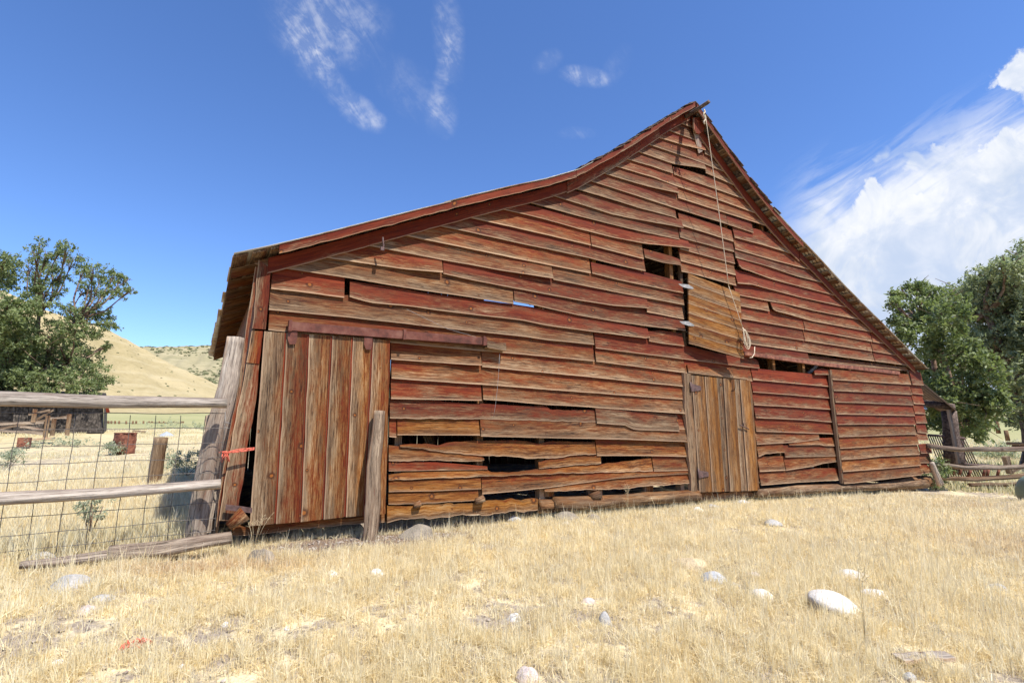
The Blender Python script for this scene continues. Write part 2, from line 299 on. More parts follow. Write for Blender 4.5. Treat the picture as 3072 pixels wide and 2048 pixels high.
# clapboards, traced off the wall: (paint, grey, tone, lower edge, upper edge or None, options)
BD = [
 (.5,.3,.3,'B1640,135 1745,170 1900,230',None,'LR'),
 (.4,.4,.3,'B1545,205 1740,265 1820,295 1960,375',None,'LR'),
 (.7,.3,.3,'B1450,265 1720,345 1830,375',None,'Lo'),(.4,.3,.3,'B1835,400 2010,475',None,'R'),
 (.4,.4,.3,'B1330,320 1590,400 1720,440 1840,490 2130,610',None,'LR'),
 (.3,.5,.3,'B1230,380 1550,490 1740,522 1835,545',None,'Lo'),(.3,.4,.3,'B1842,572 2240,745',None,'R'),
 (.4,.4,.3,'B1140,450 1360,510 1548,580',None,'L'),(.4,.5,.3,'B1556,580 1720,650 1910,710 2330,855','B1550,515 1740,560 1835,592 1910,610 2330,760','R'),
 (.5,.4,.3,'B1020,510 1370,600 1575,690 1950,815',None,'L'),(.4,.3,.4,'B1955,815 2020,835 2390,970',None,'R'),
 (.3,.6,.3,'B920,575 1200,660 1400,715 1590,760','B920,480 1100,520 1370,600 1575,690','Lo'),(.4,.4,.3,'B1594,795 1950,910 2510,1085',None,'R'),
 (.5,.4,.4,'B810,645 1200,770 1530,880 1590,900 2040,1030',None,'L'),(.6,.3,.2,'B2042,1035 2200,1085 2272,1112','B2042,950 2272,1020',''),
 (.1,.8,.4,'D350,640 520,690 720,725','D350,575 530,625 720,690','i'),
 (.3,.5,.4,'B640,705 1000,810 1250,895 1550,960 1580,985',None,'L'),
 (.35,.5,.4,'B430,765 700,850 1000,945 1300,1005 1630,1070','B430,680 800,760 1250,890 1550,960 1640,1005','Lo'),
 (.35,.6,.3,'B200,820 700,970 1000,1045 1300,1110 1605,1160',None,'L'),
 (.8,.3,.2,'B0,895 400,990 700,1075 1000,1150 1300,1210 1500,1230 1692,1255','B0,800 700,970 1000,1045 1200,1095 1500,1130 1682,1180','Lo'),
 (.5,.3,.4,'A1840,155 2160,225 B400,1125 808,1225',None,'L'),(.4,.4,.4,'B814,1225 1000,1275 1285,1345',None,''),(.4,.5,.3,'B1292,1330 1450,1375 1612,1405','B1292,1255 1450,1295 1560,1330 1640,1365','o'),
 (.5,.4,.3,'A1570,232 1900,300 B191,1210 400,1250 800,1330 1000,1390 1300,1460',None,'L'),
 (.4,.4,.4,'A1260,315 1600,390 B191,1355 400,1395 808,1470',None,'L'),(.6,.3,.2,'B818,1470 1000,1520 C1110,290 1642,390','B818,1375 1300,1462 1642,1550',''),
 (.3,.4,.4,'A940,410 1300,480 1640,545 1900,590 C0,190 462,265',None,'Lo'),(.3,.5,.4,'C470,268 850,345 1180,415 1648,495',None,''),
 (.35,.4,.5,'A560,520 900,570 1300,630 1632,663',None,'Lo'),(.65,.3,.3,'A1642,668 1900,725 C0,325 400,400 700,455 1000,505 1318,530',None,'o'),(.3,.6,.2,'C1312,560 1645,625',None,''),
 (.15,.5,.8,'A160,610 400,645 780,700 1200,780 1400,815 1900,880 2275,935',None,'L'),(.55,.4,.3,'C120,465 300,500 700,590 960,635 1320,690 1648,730',None,'o'),
 (.75,.3,.2,'A95,805 350,828 755,885',None,''),(.7,.4,.3,'A800,875 870,897 1000,930 1300,955 1700,1010 C191,635 400,680 800,735 1300,800 1325,790','A800,737 1200,790 1500,846 2270,941 C300,521 840,620 1310,705','o'),
 (.7,.3,.2,'C1330,820 1480,850 1648,865','C1330,737 1450,727 1648,757',''),
 (.1,.75,.6,'A75,1000 400,1025 780,1055 1200,1100 1700,1160 C191,775 400,815 838,855',None,''),(.75,.2,.2,'C850,885 1300,940 1700,990 E210,360 375,373','C850,750 1300,800 1660,862 2150,880 E200,285 380,320 560,295 572,325',''),
 (.4,.3,.6,'A70,1170 1180,1290 1985,1365 C50,925 400,960 842,1002',None,''),(.35,.4,.9,'C855,1005 1300,1060 1660,1108',None,''),
 (.5,.2,.4,'C1660,1108 2260,1180',None,''),
 (.3,.5,.6,'C1672,1102 2212,1166','C1672,1038 2252,1108','p'),
 (.3,.4,.6,'A1170,1436 F1020,292',None,'o'),(.25,.5,.6,'F1030,302 1200,320 C400,1105 850,1145 1340,1200 1660,1232',None,''),
 (.4,.4,.5,'F215,410 1030,460 1200,470 C400,1255 1330,1325 1665,1346',None,''),
 (.7,.4,.3,'F210,590 1028,605',None,''),(.3,.6,.5,'F1040,595 1200,605 1650,645 C600,1400 1300,1450 1670,1475',None,'o'),
 (.4,.7,.3,'F200,765 1000,770 1400,780 1820,792 2085,797 2145,745','F200,588 600,615 1000,640 1620,665 1650,690 2100,700 2152,716','j'),
 (.1,.9,.5,'G1150,268 1400,285 1475,325 1893,340','G1150,140 1885,195','p'),(.5,.5,.3,'G1880,320 1975,325','G1880,190 1975,195',''),
 (.4,.3,.4,'F195,930 262,935','F195,770 268,770',''),(.1,.1,1.,'F268,915 600,914 1003,916','F270,765 1003,770','o'),
 (.1,.7,.6,'F1010,925 1650,940 G1450,415 1980,435','F1012,780 1700,790 G1150,200 1980,320','p'),
 (.1,.2,.9,'F290,1022 480,1035 700,1070 1000,1095 1380,1110 1430,1125 1680,1120 1850,1095 2055,1085','F290,1015 400,998 560,1000 640,1015 740,988 1000,970 1400,970 1550,996 1650,978 2060,982','j'),
 (.1,.4,.8,'F190,1145 560,1140 760,1145 1000,1152 1050,1138','F190,1015 290,1022 700,1067 1000,1105 1050,1128','j'),
 (.25,.2,.8,'G1162,562 1600,555 1995,570','G1165,410 1990,420',''),
 (.8,.3,.3,'F190,1237 600,1228 1080,1222','F190,1150 600,1163 860,1183 1083,1203',''),
 (.1,.3,.8,'F1538,1215 1800,1190 2100,1166','F1560,1163 1650,1130 1850,1097 2112,1105','j'),
 (.3,.3,.7,'G1672,698 2005,690','G1672,570 1995,568',''),
 (.05,.4,.8,'F190,1315 1030,1285 1700,1258 G1450,702 1665,695','F190,1280 400,1250 1080,1232 1115,1252 1350,1255 1500,1230 1900,1195 G1200,642 1370,625 1662,583','j'),
 (.05,.1,1.,'F190,1420 600,1418 1024,1395','F190,1330 1024,1300',''),(.05,.1,1.,'F187,1537 600,1522 1000,1496','F187,1415 1024,1392','j'),
 (.3,.4,.6,'F1030,1447 1300,1425 1600,1395 G1000,800 1350,740 2008,728','F1030,1295 F2350,1240 G1665,700 2005,693',''),
 (.1,.5,.7,'G690,882 1100,862 1400,857 1540,836 2010,806','G685,868 1000,812 1350,772 1660,742 2008,728','j'),
 # right of the loft door column
 (.75,.3,.2,'D150,645 400,700 740,812',None,'R'),(.6,.3,.3,'D155,742 500,850 860,937',None,'R'),(.5,.5,.3,'D160,822 430,887 710,1000 985,1057',None,'R'),
 (.65,.3,.3,'D178,895 200,925 235,932 500,1020 860,1112 1112,1177','D175,830 430,890 710,1000 990,1060','Ro'),
 (.95,.2,.1,'D165,1057 300,1067 560,1130 710,1170 1245,1287','D222,940 500,1022 860,1112 1112,1177','Ro'),
 (.7,.3,.2,'D160,1155 460,1212 600,1227 860,1302 1325,1387',None,'R'),
 (.4,.4,.3,'D160,1248 464,1302',None,''),(.4,.5,.3,'D480,1282 505,1302 620,1330 850,1390 1405,1492','D464,1222 620,1232 860,1305 1330,1390','Ro'),
 (.6,.3,.2,'D160,1360 560,1430 780,1467',None,''),(.5,.3,.2,'E785,27 1000,62 1390,136',None,''),(.8,.3,.3,'E1395,136 1575,168',None,'R'),
 (.6,.3,.2,'E160,32 780,127',None,''),(.4,.4,.3,'E785,127 1000,160 1390,221',None,''),(.5,.4,.3,'E1395,221 1690,272',None,'R'),
 (.4,.4,.3,'E160,138 500,185 830,236 1410,311',None,''),(.6,.3,.3,'E1415,311 1810,362',None,'R'),
 (.75,.3,.2,'E160,225 250,232 822,300','E160,142 250,152 832,238',''),
 (.1,.7,.6,'E832,305 1300,355 1830,405','E832,258 1300,315 1830,382','i'),
 (.9,.2,.2,'E315,478 560,500 1018,541','E300,372 520,398 1010,440',''),(.7,.4,.3,'E860,432 1000,432','E868,402 905,380 1008,392','p'),
 (.9,.3,.2,'E315,590 560,606 1025,646',None,''),(.7,.3,.4,'E325,706 600,716 1035,747',None,''),(.75,.4,.2,'E340,821 830,836 1058,866',None,''),
 (.7,.2,.5,'E345,941 1062,966',None,''),(.25,.4,.5,'E350,1055 700,1047 915,1007',None,''),(.3,.4,.5,'E640,1068 915,1050 960,1072 1070,1076','E640,1060 900,1005 1068,1000',''),
 (.3,.3,.6,'E365,1172 430,1142 500,1135 600,1130','E360,1050 600,1055','j'),(.2,.5,.5,'E607,1172 1078,1162','E607,1065 1070,1072',''),
 (.15,.6,.5,'E375,1302 608,1291','E370,1172 605,1165',''),(.2,.5,.5,'E612,1290 850,1262 950,1222 1084,1212','E612,1170 1080,1160',''),
 (.3,.4,.5,'E388,1427 700,1397 1108,1377','E380,1300 900,1277 1105,1275',''),
 # corner strip at the far right end
 (.6,.3,.2,'E1740,522 1842,527','E1650,392 1826,398','p'),(.7,.3,.2,'E1750,602 1850,612',None,''),(.8,.3,.2,'E1762,692 1860,698',None,''),(.7,.3,.2,'E1772,781 1870,784',None,''),
 (.7,.4,.2,'E1785,866 1885,867',None,''),(.8,.3,.2,'E1795,951 1890,962',None,''),(.5,.4,.3,'E1800,1021 1895,1022',None,''),
 (.9,.3,.2,'E1815,1138 1918,1136','E1812,1058 1905,1052','p'),(.4,.4,.4,'E1820,1224 1925,1226',None,''),(.4,.4,.4,'E1832,1322 1935,1312',None,''),
 # column of boards above the loft door
 (.35,.6,.2,'B1610,1042 1850,1110 2092,1190','B1600,925 1750,968 2060,1078 2095,1092',''),
 (.4,.5,.3,'B1610,1147 1700,1180 2098,1281',None,''),(.5,.4,.3,'B1612,1256 2105,1388',None,''),(.3,.5,.4,'B1615,1362 2112,1490',None,''),
 (.5,.4,.3,'B1622,1460 C1690,206 2120,325',None,''),
]
# everything shared by the siding and the door cladding
def clad(rows, mb, D=6.47, cap=.36, cliproof=True):
    bs = []
    for p, g, t, lo, hi, op in rows:
        L = wpts(lo, D)[:, (0, 2)]
        H = wpts(hi, D)[:, (0, 2)] if hi else None
        L = L[np.argsort(L[:, 0], kind='stable')]
        if H is not None: H = H[np.argsort(H[:, 0], kind='stable')]
        if 'L' in op:
            s = (L[1, 1]-L[0, 1])/(L[1, 0]-L[0, 0]); L = np.vstack([[L[0, 0]-.45, L[0, 1]-.45*s], L])
        if 'R' in op:
            s = (L[-1, 1]-L[-2, 1])/(L[-1, 0]-L[-2, 0]); L = np.vstack([L, [L[-1, 0]+.45, L[-1, 1]+.45*s]])
        if len(L) > 2 and not any(ch in op for ch in 'jop'):
            cf = np.polyfit(L[:, 0], L[:, 1], 1); L[:, 1] = .45*L[:, 1]+.55*np.polyval(cf, L[:, 0])
        bs.append((p, g, t, L, H, op))
    for i, (p, g, t, L, H, op) in enumerate(bs):
        x0, x1 = L[0, 0], L[-1, 0]; n = max(3, int((x1-x0)/(.05 if 'j' in op else .1))+1)
        xs = np.linspace(x0+.003, x1-.003, n); zb = np.interp(xs, L[:, 0], L[:, 1])
        if H is not None and not ('L' in op and False):
            zt = np.interp(xs, H[:, 0], H[:, 1]) if len(H) > 1 else zb+.2
            if 'L' in op or 'R' in op:
                zt = np.where((xs < H[0, 0]), zb+(H[0, 1]-np.interp(H[0, 0], L[:, 0], L[:, 1])), zt)
                zt = np.where((xs > H[-1, 0]), zb+(H[-1, 1]-np.interp(H[-1, 0], L[:, 0], L[:, 1])), zt)
            zt = zt+.012
        else:
            zt = zb+cap
            for j, (_, _, _, L2, H2, op2) in enumerate(bs):
                if j == i or 'i' in op2: continue
                z2 = np.interp(xs, L2[:, 0], L2[:, 1], left=99, right=99)
                z2 = np.where(z2 > zb+.09, z2+.035, 99); zt = np.minimum(zt, z2)
        if cliproof:
            lim = roofz(xs)-.09; keep = zb < lim-.02; zt = np.minimum(zt, lim)
            xs, zb, zt = xs[keep], zb[keep], zt[keep]
            if len(xs) < 2: continue
        zt = np.maximum(zt, zb+.012)
        yb = -.062-(.03 if 'p' in op else 0)+(.06 if 'i' in op else 0); yt = -.021-(.03 if 'p' in op else 0)+(.06 if 'i' in op else 0)
        f = np.clip((zt-zb)/.28, .15, 1.1)
        A = np.stack([xs, yb*np.ones(len(xs)), zb], 1); B = np.stack([xs, yb+(yt-yb)*f, zt], 1)
        if 'o' in op:      # a loose board standing off the wall at its free end
            q = sst(.55, 1, np.linspace(0, 1, len(xs))) if 'L' in op or 'R' not in op else sst(.35, 0, np.linspace(0, 1, len(xs)))
            A[:, 1] -= .035*q; B[:, 1] -= .008*q
        p2 = min(1, max(0, (p*.62+.24)+R_.uniform(-.05, .05)))
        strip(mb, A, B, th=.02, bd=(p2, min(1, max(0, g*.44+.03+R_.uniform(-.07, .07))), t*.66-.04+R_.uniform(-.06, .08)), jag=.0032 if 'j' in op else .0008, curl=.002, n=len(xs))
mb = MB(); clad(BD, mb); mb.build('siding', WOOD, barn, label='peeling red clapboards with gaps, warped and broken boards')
# studs behind the boards
for q in ('1195', '1437', '1620', '1790', '1935', '2032', '2213', '2330', '2420', '2560', '2700', '980', '870'):
    x = wp(float(q), 1250, 6.56)[0]; m = MB()
    top = min(float(roofz(x))-.15, 7.8); box(m, (x, .085, (.32+top)/2), (.09, .12, top-.32), bd=(0, .25, .7), along=2)
    m.build('stud', WOOD, barn)
for xx, z0, z1 in ((7.72, 2.75, 4.75), (9.36, 2.75, 4.6)):
    m = MB(); box(m, (xx, .03, (z0+z1)/2), (.07, .05, z1-z0), bd=(0, .6, .5), along=2); m.build('loft_door_frame', WOOD, barn)
m = MB(); strip(m, [wp(*pts('F510,920')[0], 7.2), wp(*pts('F545,1010')[0], 7.2)], [wp(*pts('F590,920')[0], 7.2), wp(*pts('F625,1010')[0], 7.2)], th=.04, bd=(0, .5, .7)); m.build('brace', WOOD, barn)
m = MB(); strip(m, [wp(*pts('E820,410')[0], 6.7), wp(*pts('E905,335')[0], 6.7)], [wp(*pts('E835,430')[0], 6.7), wp(*pts('E918,352')[0], 6.7)], th=.03, bd=(0, 1, .3)); m.build('brace', WOOD, barn)
# broad inner floor and loft so the inside is dark
# side and back walls, each a skin of planks
def plankwall(name, P0, P1, z0, topf, w=.24, th=.025, bd=(.5, .4, .3), nx=(0, 1, 0), lean=(0, 0), skip=None, label=None):
    m = MB(); P0 = np.array(P0, float); P1 = np.array(P1, float); L = np.linalg.norm(P1-P0); d = (P1-P0)/L
    k = 0; s = 0
    while s < L:
        e = min(s+w-.008, L); mid = P0+d*(s+e)/2
        zt = topf(mid)
        segs = [(z0, zt)]
        if skip: segs = skip(mid, z0, zt)
        for a, b_ in segs:
            if b_-a < .1: continue
            def q(u, z): 
                p = P0+d*u; k_ = (zt-z)/(zt-z0)
                return (p[0]+lean[0]*k_, p[1]+lean[1]*k_, z)
            strip(m, [q(s, a), q(s, b_)], [q(e, a), q(e, b_)], th=th, back=nx, bd=(bd[0]+R_.uniform(-.2, .2), bd[1]+R_.uniform(-.15, .15), bd[2]), step=.5)
        s += w
    return m.build(name, WOOD, barn, label=label)
plankwall('side_wall', (.50, .02, 0), (.50, 9.4, 0), .2, lambda p: 3.36, nx=(1, 0, 0), lean=(-.28, 0), label='dark red side wall leaning outwards under the left eave')
plankwall('side_wall', (16.95, .1, 0), (16.95, 9.4, 0), -.15, lambda p: 3.05, nx=(-1, 0, 0))
def bskip(m, a, b):
    if 7.2 < m[0] < 9.2: return [(a, 4.15), (6.0, b)]
    if 6.2 < m[0] < 9.8 and m[0]*10 % 5 > 1.2: return [(a, 2.62), (3.45, b)]
    return [(a, b)]
def bskip2(m, a, b):
    segs = [(a, b)]; x = m[0]
    if 8.2 < x < 11.2: segs = [(a, 4.5), (6.1, b)]
    if 9.4 < x < 13.2: 
        segs = [(a, 2.45), (3.25, segs[0][1])] + segs[1:]
    return segs
plankwall('back_wall', (.5, 9.42, 0), (17.0, 9.42, 0), -.1, lambda p: float(roofz(p[0]))-.14, skip=bskip2)
# ---- roof
m = MB(); mr = MB()      # tin on the two shallow slopes
def tinsheet(m, xa, xb, y0, y1, dz=0.):
    xs = np.array([xa]+[x for x in RP[:, 0] if xa+.02 < x < xb-.02]+[xb]); zs = roofz(xs)+dz
    ny = int((y1-y0)/.0127); ys = np.linspace(y0, y1, ny); V = []; g = []
    c = .010*np.sin(ys*2*math.pi/.076)
    for i in range(len(xs)):
        for j in range(ny): V.append((xs[i], ys[j]+(R_.uniform(-.0, .0)), zs[i]+c[j]+.004*math.sin(ys[j]*3+i))); g.append((xs[i]+xa, ys[j], zs[i]))
    F = [(i*ny+j, (i+1)*ny+j, (i+1)*ny+j+1, i*ny+j+1) for i in range(len(xs)-1) for j in range(ny-1)]
    m.add(V, F, g, smooth=True)
y = -.27; k = 0
while y < 9.6:
    w = .66; e = min(y+w+.05, 9.7)
    jx = R_.uniform(-.02, .02)-.016*max(y, 0)
    tinsheet(m, .17+jx, 2.75, y, e, .004*(k % 2)); tinsheet(m, 2.65, 5.35, y, e, .012+.004*(k % 2))
    tinsheet(mr, 10.45, 13.9, y, e, .012+.004*(k % 2)); tinsheet(mr, 13.8, 17.32+R_.uniform(-.05, .08), y, e, .004*(k % 2))
    y += w; k += 1
for q_ in (m, mr):
    rt = q_.build('roof_tin', TIN, barn, label='rusty corrugated tin sheets on the shallow lower roof slope')
    sol = rt.modifiers.new('s', 'SOLIDIFY'); sol.thickness = .004; sol.offset = -1
m = MB()      # shingles on the steep upper slopes
for (xa, xb) in ((5.1, 8.12), (10.75, 8.12)):
    n = 17
    for i in range(n):
        x0 = xa+(xb-xa)*i/n; x1 = xa+(xb-xa)*(i+1.55)/n
        if (x1-8.12)*(xa-8.12) < 0: x1 = 8.12
        y = -.27+R_.uniform(-.03, .03)
        while y < 9.6:
            w = R_.uniform(.10, .2) if y < .3 else 1.6
            z0 = float(roofz(x0))+.042+R_.uniform(0, .014); z1 = float(roofz(x1))+.008
            zz = R_.uniform(-.012, .02)
            strip(m, [(x0+zz, y, z0), (x1, y, z1)], [(x0+zz, y+w-.005, z0+R_.uniform(-.006, .006)), (x1, y+w-.005, z1)], th=.013, back=(0, 0, -1), n=2, jag=.002)
            y += w
m.build('roof_shingles', SHINGLE, barn, label='dark ragged wooden shingles on the steep upper roof slopes')
m = MB()      # skip sheathing, seen from below at the eaves and rake
x = .16
while x < 17.2:
    w = .15; x1 = x+w
    if not (8.0 < x1 < 8.25):
        yy = -.222+R_.uniform(-.01, .01)
        za, zb = float(roofz(x))-.018, float(roofz(x1))-.018
        if x < .8: za -= .0
        strip(m, [(x, yy, za), (x, 4.6, za-.01), (x, 9.6, za)], [(x1, yy, zb), (x1, 4.6, zb-.01), (x1, 9.6, zb)], th=.024, back=(0, 0, -1), bd=(.1, .42, .0), step=.8)
    x += .30 if not (.1 < x < .9) else .19
m.build('roof_sheathing', WOOD, barn)
m = MB()      # rafters and their tails
for i in range(16):
    y = .25+i*.6
    for seg in (RP[:9], RP[8:14], RP[13:17], RP[16:]):
        a, b_ = seg[0], seg[-1]
        P = [(q[0], y, float(q[1])-.046) for q in seg]
        if i > 0 or True: strip(m, P, [(q[0], y, q[2]-.11) for q in P], th=.045, bd=(.2, .3, .5), step=.4)
m.build('rafters', WOOD, barn)
# rake trim: one face board on the wall, one thin barge board under the roof edge
def band(name, x0, x1, d0, d1, y, th, bd, label=None, n=None, curl=.0, jag=.002):
    xs = np.linspace(x0, x1, max(3, int((x1-x0)/.25))); z = roofz(xs)
    m = MB(); strip(m, [(a, y, b_-d1) for a, b_ in zip(xs, z)], [(a, y, b_-d0) for a, b_ in zip(xs, z)], th=th, bd=bd, jag=jag, curl=curl)
    return m.build(name, WOOD, barn, label=label)
band('rake_board', .53, 4.95, .10, .285, -.078, .026, (1.05, .1, .1)); band('rake_board', 4.93, 7.2, .10, .31, -.09, .026, (.75, .35, .4)); band('rake_board', 7.2, 8.14, .10, .29, -.078, .026, (1., .2, .2))
band('rake_board', 8.2, 11.7, .12, .36, -.078, .026, (1.05, .15, .1)); band('rake_board', 11.72, 16.0, .10, .28, -.085, .026, (1.05, .1, .1)); band('rake_board', 15.9, 17.0, .08, .25, -.07, .026, (.9, .2, .1))
band('barge_board', .62, 5.0, .010, .115, -.255, .022, (.95, .3, .3), jag=.004); band('barge_board', 5.0, 8.1, .010, .105, -.26, .022, (.85, .35, .3), jag=.004)
band('barge_board', 8.15, 11.6, .015, .125, -.255, .022, (1.0, .15, .1))
# corner trim and leaning corner boards
def px_plank(name, left, right, D=6.43, th=.026, bd=(.5, .4, .4), D2=None, jag=.003, parent=barn, label=None, step=.12, curl=0):
    a = pts(left); b_ = pts(right); D2 = D2 or D
    A = [wp(x, y, D+(D2-D)*i/max(1, len(a)-1)) for i, (x, y) in enumerate(a)]
    B = [wp(x, y, D+(D2-D)*i/max(1, len(b_)-1)) for i, (x, y) in enumerate(b_)]
    m = MB(); strip(m, A, B, th=th, bd=bd, jag=jag, step=step, curl=curl); return m.build(name, WOOD, parent, label=label)
px_plank('corner_board', 'S758,985 775,778', 'S798,988 813,806', bd=(.75, .35, .5))
px_plank('corner_board', 'S739,1087 754,992', 'S777,1091 789,993', bd=(.65, .2, .9))
px_plank('corner_board', 'J415,1050 590,0 H600,960 710,425', 'J640,1050 690,830 740,520 800,0 H780,1100 820,840 852,430', D=6.36, D2=6.44, bd=(.42, .55, .5), label='weathered plank pair hanging askew beside the sliding door')
px_plank('corner_board', 'J380,1130 H440,1568 600,760 700,0 S766,800', 'J412,1130 H490,1568 645,760 742,0 S778,800', D=6.40, D2=6.46, bd=(.5, .5, .4), th=.05)
m = MB()
p = [wp(x, y, 6.30) for x, y in pts('J510,842 690,862 858,885')]; strip(m, [q-np.array([0, 0, .055]) for q in p], [q+np.array([0, 0, .0]) for q in p], th=.012, bd=(0, 0, 0)); m.build('strap', IRON, barn)
# ---- sliding door with its track
sd = MB()
tx = [335, 452, 572, 692, 800, 905, 1000]; ty = [372, 380, 388, 396, 403, 412, 420]
bx = [258, 397, 527, 645, 762, 862, 975]; by = [1390, 1378, 1368, 1355, 1343, 1335, 1325]
cols = [(.16, .52, .75), (.48, .3, .6), (.34, .36, .85), (.30, .36, .9), (.2, .38, .95), (.34, .3, .7)]
door = None
sdo = bpy.data.objects.new('sliding_door', None)
COL.objects.link(sdo); sdo.parent = barn; sdo['label'] = 'big sliding door of six weathered upright planks'
sdo.location = (0, 0, 0)
bpy.context.view_layer.update()
m = MB()
for i in range(6):
    l = f'Z{bx[i]+1},{by[i]} {tx[i]+1},{ty[i]}'; r_ = f'Z{bx[i+1]-5},{by[i+1]} {tx[i+1]-5},{ty[i+1]}'
    A = wpts(l, 6.38); B = wpts(r_, 6.38); strip(m, A, B, th=.03, bd=cols[i], jag=.002, step=.15, nacross=4)
    if 0 < i: # red batten left showing in the joint
        A = wpts(f'Z{bx[i]-9},{by[i]-3} {tx[i]-9},{ty[i]+2}', 6.372); B = wpts(f'Z{bx[i]-1},{by[i]-3} {tx[i]-1},{ty[i]+2}', 6.372); strip(m, A, B, th=.012, bd=(1.1, 0, 0), jag=.001)
def mesh_part(m, name, material, parent, **kw): return m.build(name, material, parent, **kw)
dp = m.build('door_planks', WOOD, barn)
bpy.data.objects.remove(sdo)
dp.name = 'sliding_door'; dp['label'] = 'big sliding door of six weathered upright planks'
for z in ('Z462,372 510,374 508,412 500,440 468,440 458,412', 'Z860,402 902,404 902,440 893,468 868,468 858,440'):
    P = wpts(z, 6.355); m = MB()
    V = [tuple(p) for p in P]+[tuple(p+np.array([0, .012, 0])) for p in P]; n = 6
    m.add(V, [tuple(range(n)), tuple(range(2*n-1, n-1, -1))]+[(i, n+i, n+(i+1) % n, (i+1) % n) for i in range(n)])
    m.build('door_hanger', RUSTRED, dp)
m = MB()
tr0, tr1 = wpts('A272,1130 2045,1270', 6.34)
for a, b_ in ((0, .53), (.531, 1.)):
    p, q = tr0+(tr1-tr0)*a, tr0+(tr1-tr0)*b_
    strip(m, [p-np.array([0, 0, .055]), q-np.array([0, 0, .055])], [p+np.array([0, 0, .05]), q+np.array([0, 0, .05])], th=.08, jag=0, step=.4)
for a in (.0, .53, .98):
    p = tr0+(tr1-tr0)*a; box(m, p+np.array([0, .03, 0]), (.035, .10, .13))
m.build('door_track', RUSTRED, barn)
px_plank('track_end_block', 'A2045,1330 2215,1355', 'A2045,1262 2215,1282', D=6.34, th=.1, bd=(.3, .6, .4))
# ---- small hinged door
md = MB()
X = [1728, 1845, 1957, 2012, 2118, 2165, 2262]
dt = 'C'
top = [(1725, 1125), (1842, 1137), (1956, 1148), (2012, 1153), (2116, 1162), (2160, 1166), (2250, 1170)]
bot = [(2098, 887), (2215, 885), (2330, 882), (2375, 881), (2480, 878), (2535, 876), (2630, 872)]
cols = [(0, .38, 1.05), (0, .25, 1.15), (0, .55, .9), (0, .3, 1.15), (0, .6, .8), (0, .28, 1.15)]
for i in range(6):
    A = wpts(f'G{bot[i][0]},{bot[i][1]} C{top[i][0]},{top[i][1]}', 6.40); B = wpts(f'G{bot[i+1][0]-7},{bot[i+1][1]} C{top[i+1][0]-7},{top[i+1][1]}', 6.40)
    y = -.0 if i not in (2, 4) else .012
    A[:, 1] += y; B[:, 1] += y
    strip(md, A, B, th=.03, bd=cols[i], jag=.002, step=.15, nacross=4)
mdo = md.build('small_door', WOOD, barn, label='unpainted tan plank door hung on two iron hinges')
for hx, hy in (('C1722,1200 1810,1225 1812,1262 1722,1272'), ('G2088,690 2175,705 2180,745 2095,762')) and [(0, 0), (1, 0)]:
    s = ['C1722,1200 1810,1225 1812,1262 1722,1272', 'G2088,690 2175,705 2180,745 2095,762'][hx]
    P = wpts(s, 6.385); m = MB(); V = [tuple(p) for p in P]+[tuple(p+np.array([0, .01, 0])) for p in P]; n = 4
    m.add(V, [(0, 1, 2, 3)[::-1], (4, 5, 6, 7)]+[(i, n+i, n+(i+1) % n, (i+1) % n) for i in range(n)])
    c = (P[0]+P[3])/2; tube(m, [c+np.array([-.02, -.005, -.1]), c+np.array([-.02, -.005, .1])], .014, 8)
    m.build('hinge', IRON, mdo)
P = wpts('E210,885 240,895 290,920', 6.37); m = MB(); tube(m, P, .011, 8); tube(m, [P[1]+np.array([0, 0, -.01]), P[1]+np.array([.0, -.02, .08])], .008, 6); m.build('latch', IRON, mdo)
px_plank('door_post', 'G2028,877 1965,100 C1662,1108', 'G2078,877 2060,400 2030,100 C1722,1110', D=6.40, th=.08, bd=(0, .65, .8), jag=.006)
px_plank('door_post', 'E345,1450 292,600 272,480', 'E384,1460 325,650 303,480', D=6.43, th=.06, bd=(.05, .45, .95), jag=.004)
# ---- loft door, swung open and sagging
def quadpt(u, v): # u across, v up, outer face
    tl, tr, bl, br = wp(*pts('C1695,205')[0], 6.36), wp(*pts('C2157,380')[0], 6.14), wp(*pts('C1702,838')[0], 6.36), wp(*pts('C2197,976')[0], 6.14)
    return bl*(1-u)*(1-v)+br*u*(1-v)+tl*(1-u)*v+tr*u*v
m = MB(); vs = [0, .13, .27, .42, .56, .69, .86, 1.]
for i in range(7):
    a, b_ = vs[i], vs[i+1]-.006
    strip(m, [quadpt(u, a) for u in np.linspace(0, 1, 8)], [quadpt(u, b_) for u in np.linspace(0, 1, 8)], th=.025, bd=(.12+.2*(i in (1, 4)), .22+.1*(i > 4), 1.), jag=.002, curl=.004)
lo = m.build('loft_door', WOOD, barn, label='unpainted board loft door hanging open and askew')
for s in ('C1605,303 1695,310 1770,355 1690,345 1640,330', 'C1615,640 1695,640 1775,690 1695,680 1640,662'):
    P = wpts(s, 6.34); m = MB(); n = 5; V = [tuple(p) for p in P]+[tuple(p+np.array([0, .008, 0])) for p in P]
    m.add(V, [tuple(range(n))[::-1], tuple(range(n, 2*n))]+[(i, n+i, n+(i+1) % n, (i+1) % n) for i in range(n)]); m.build('hinge', GALV, lo)
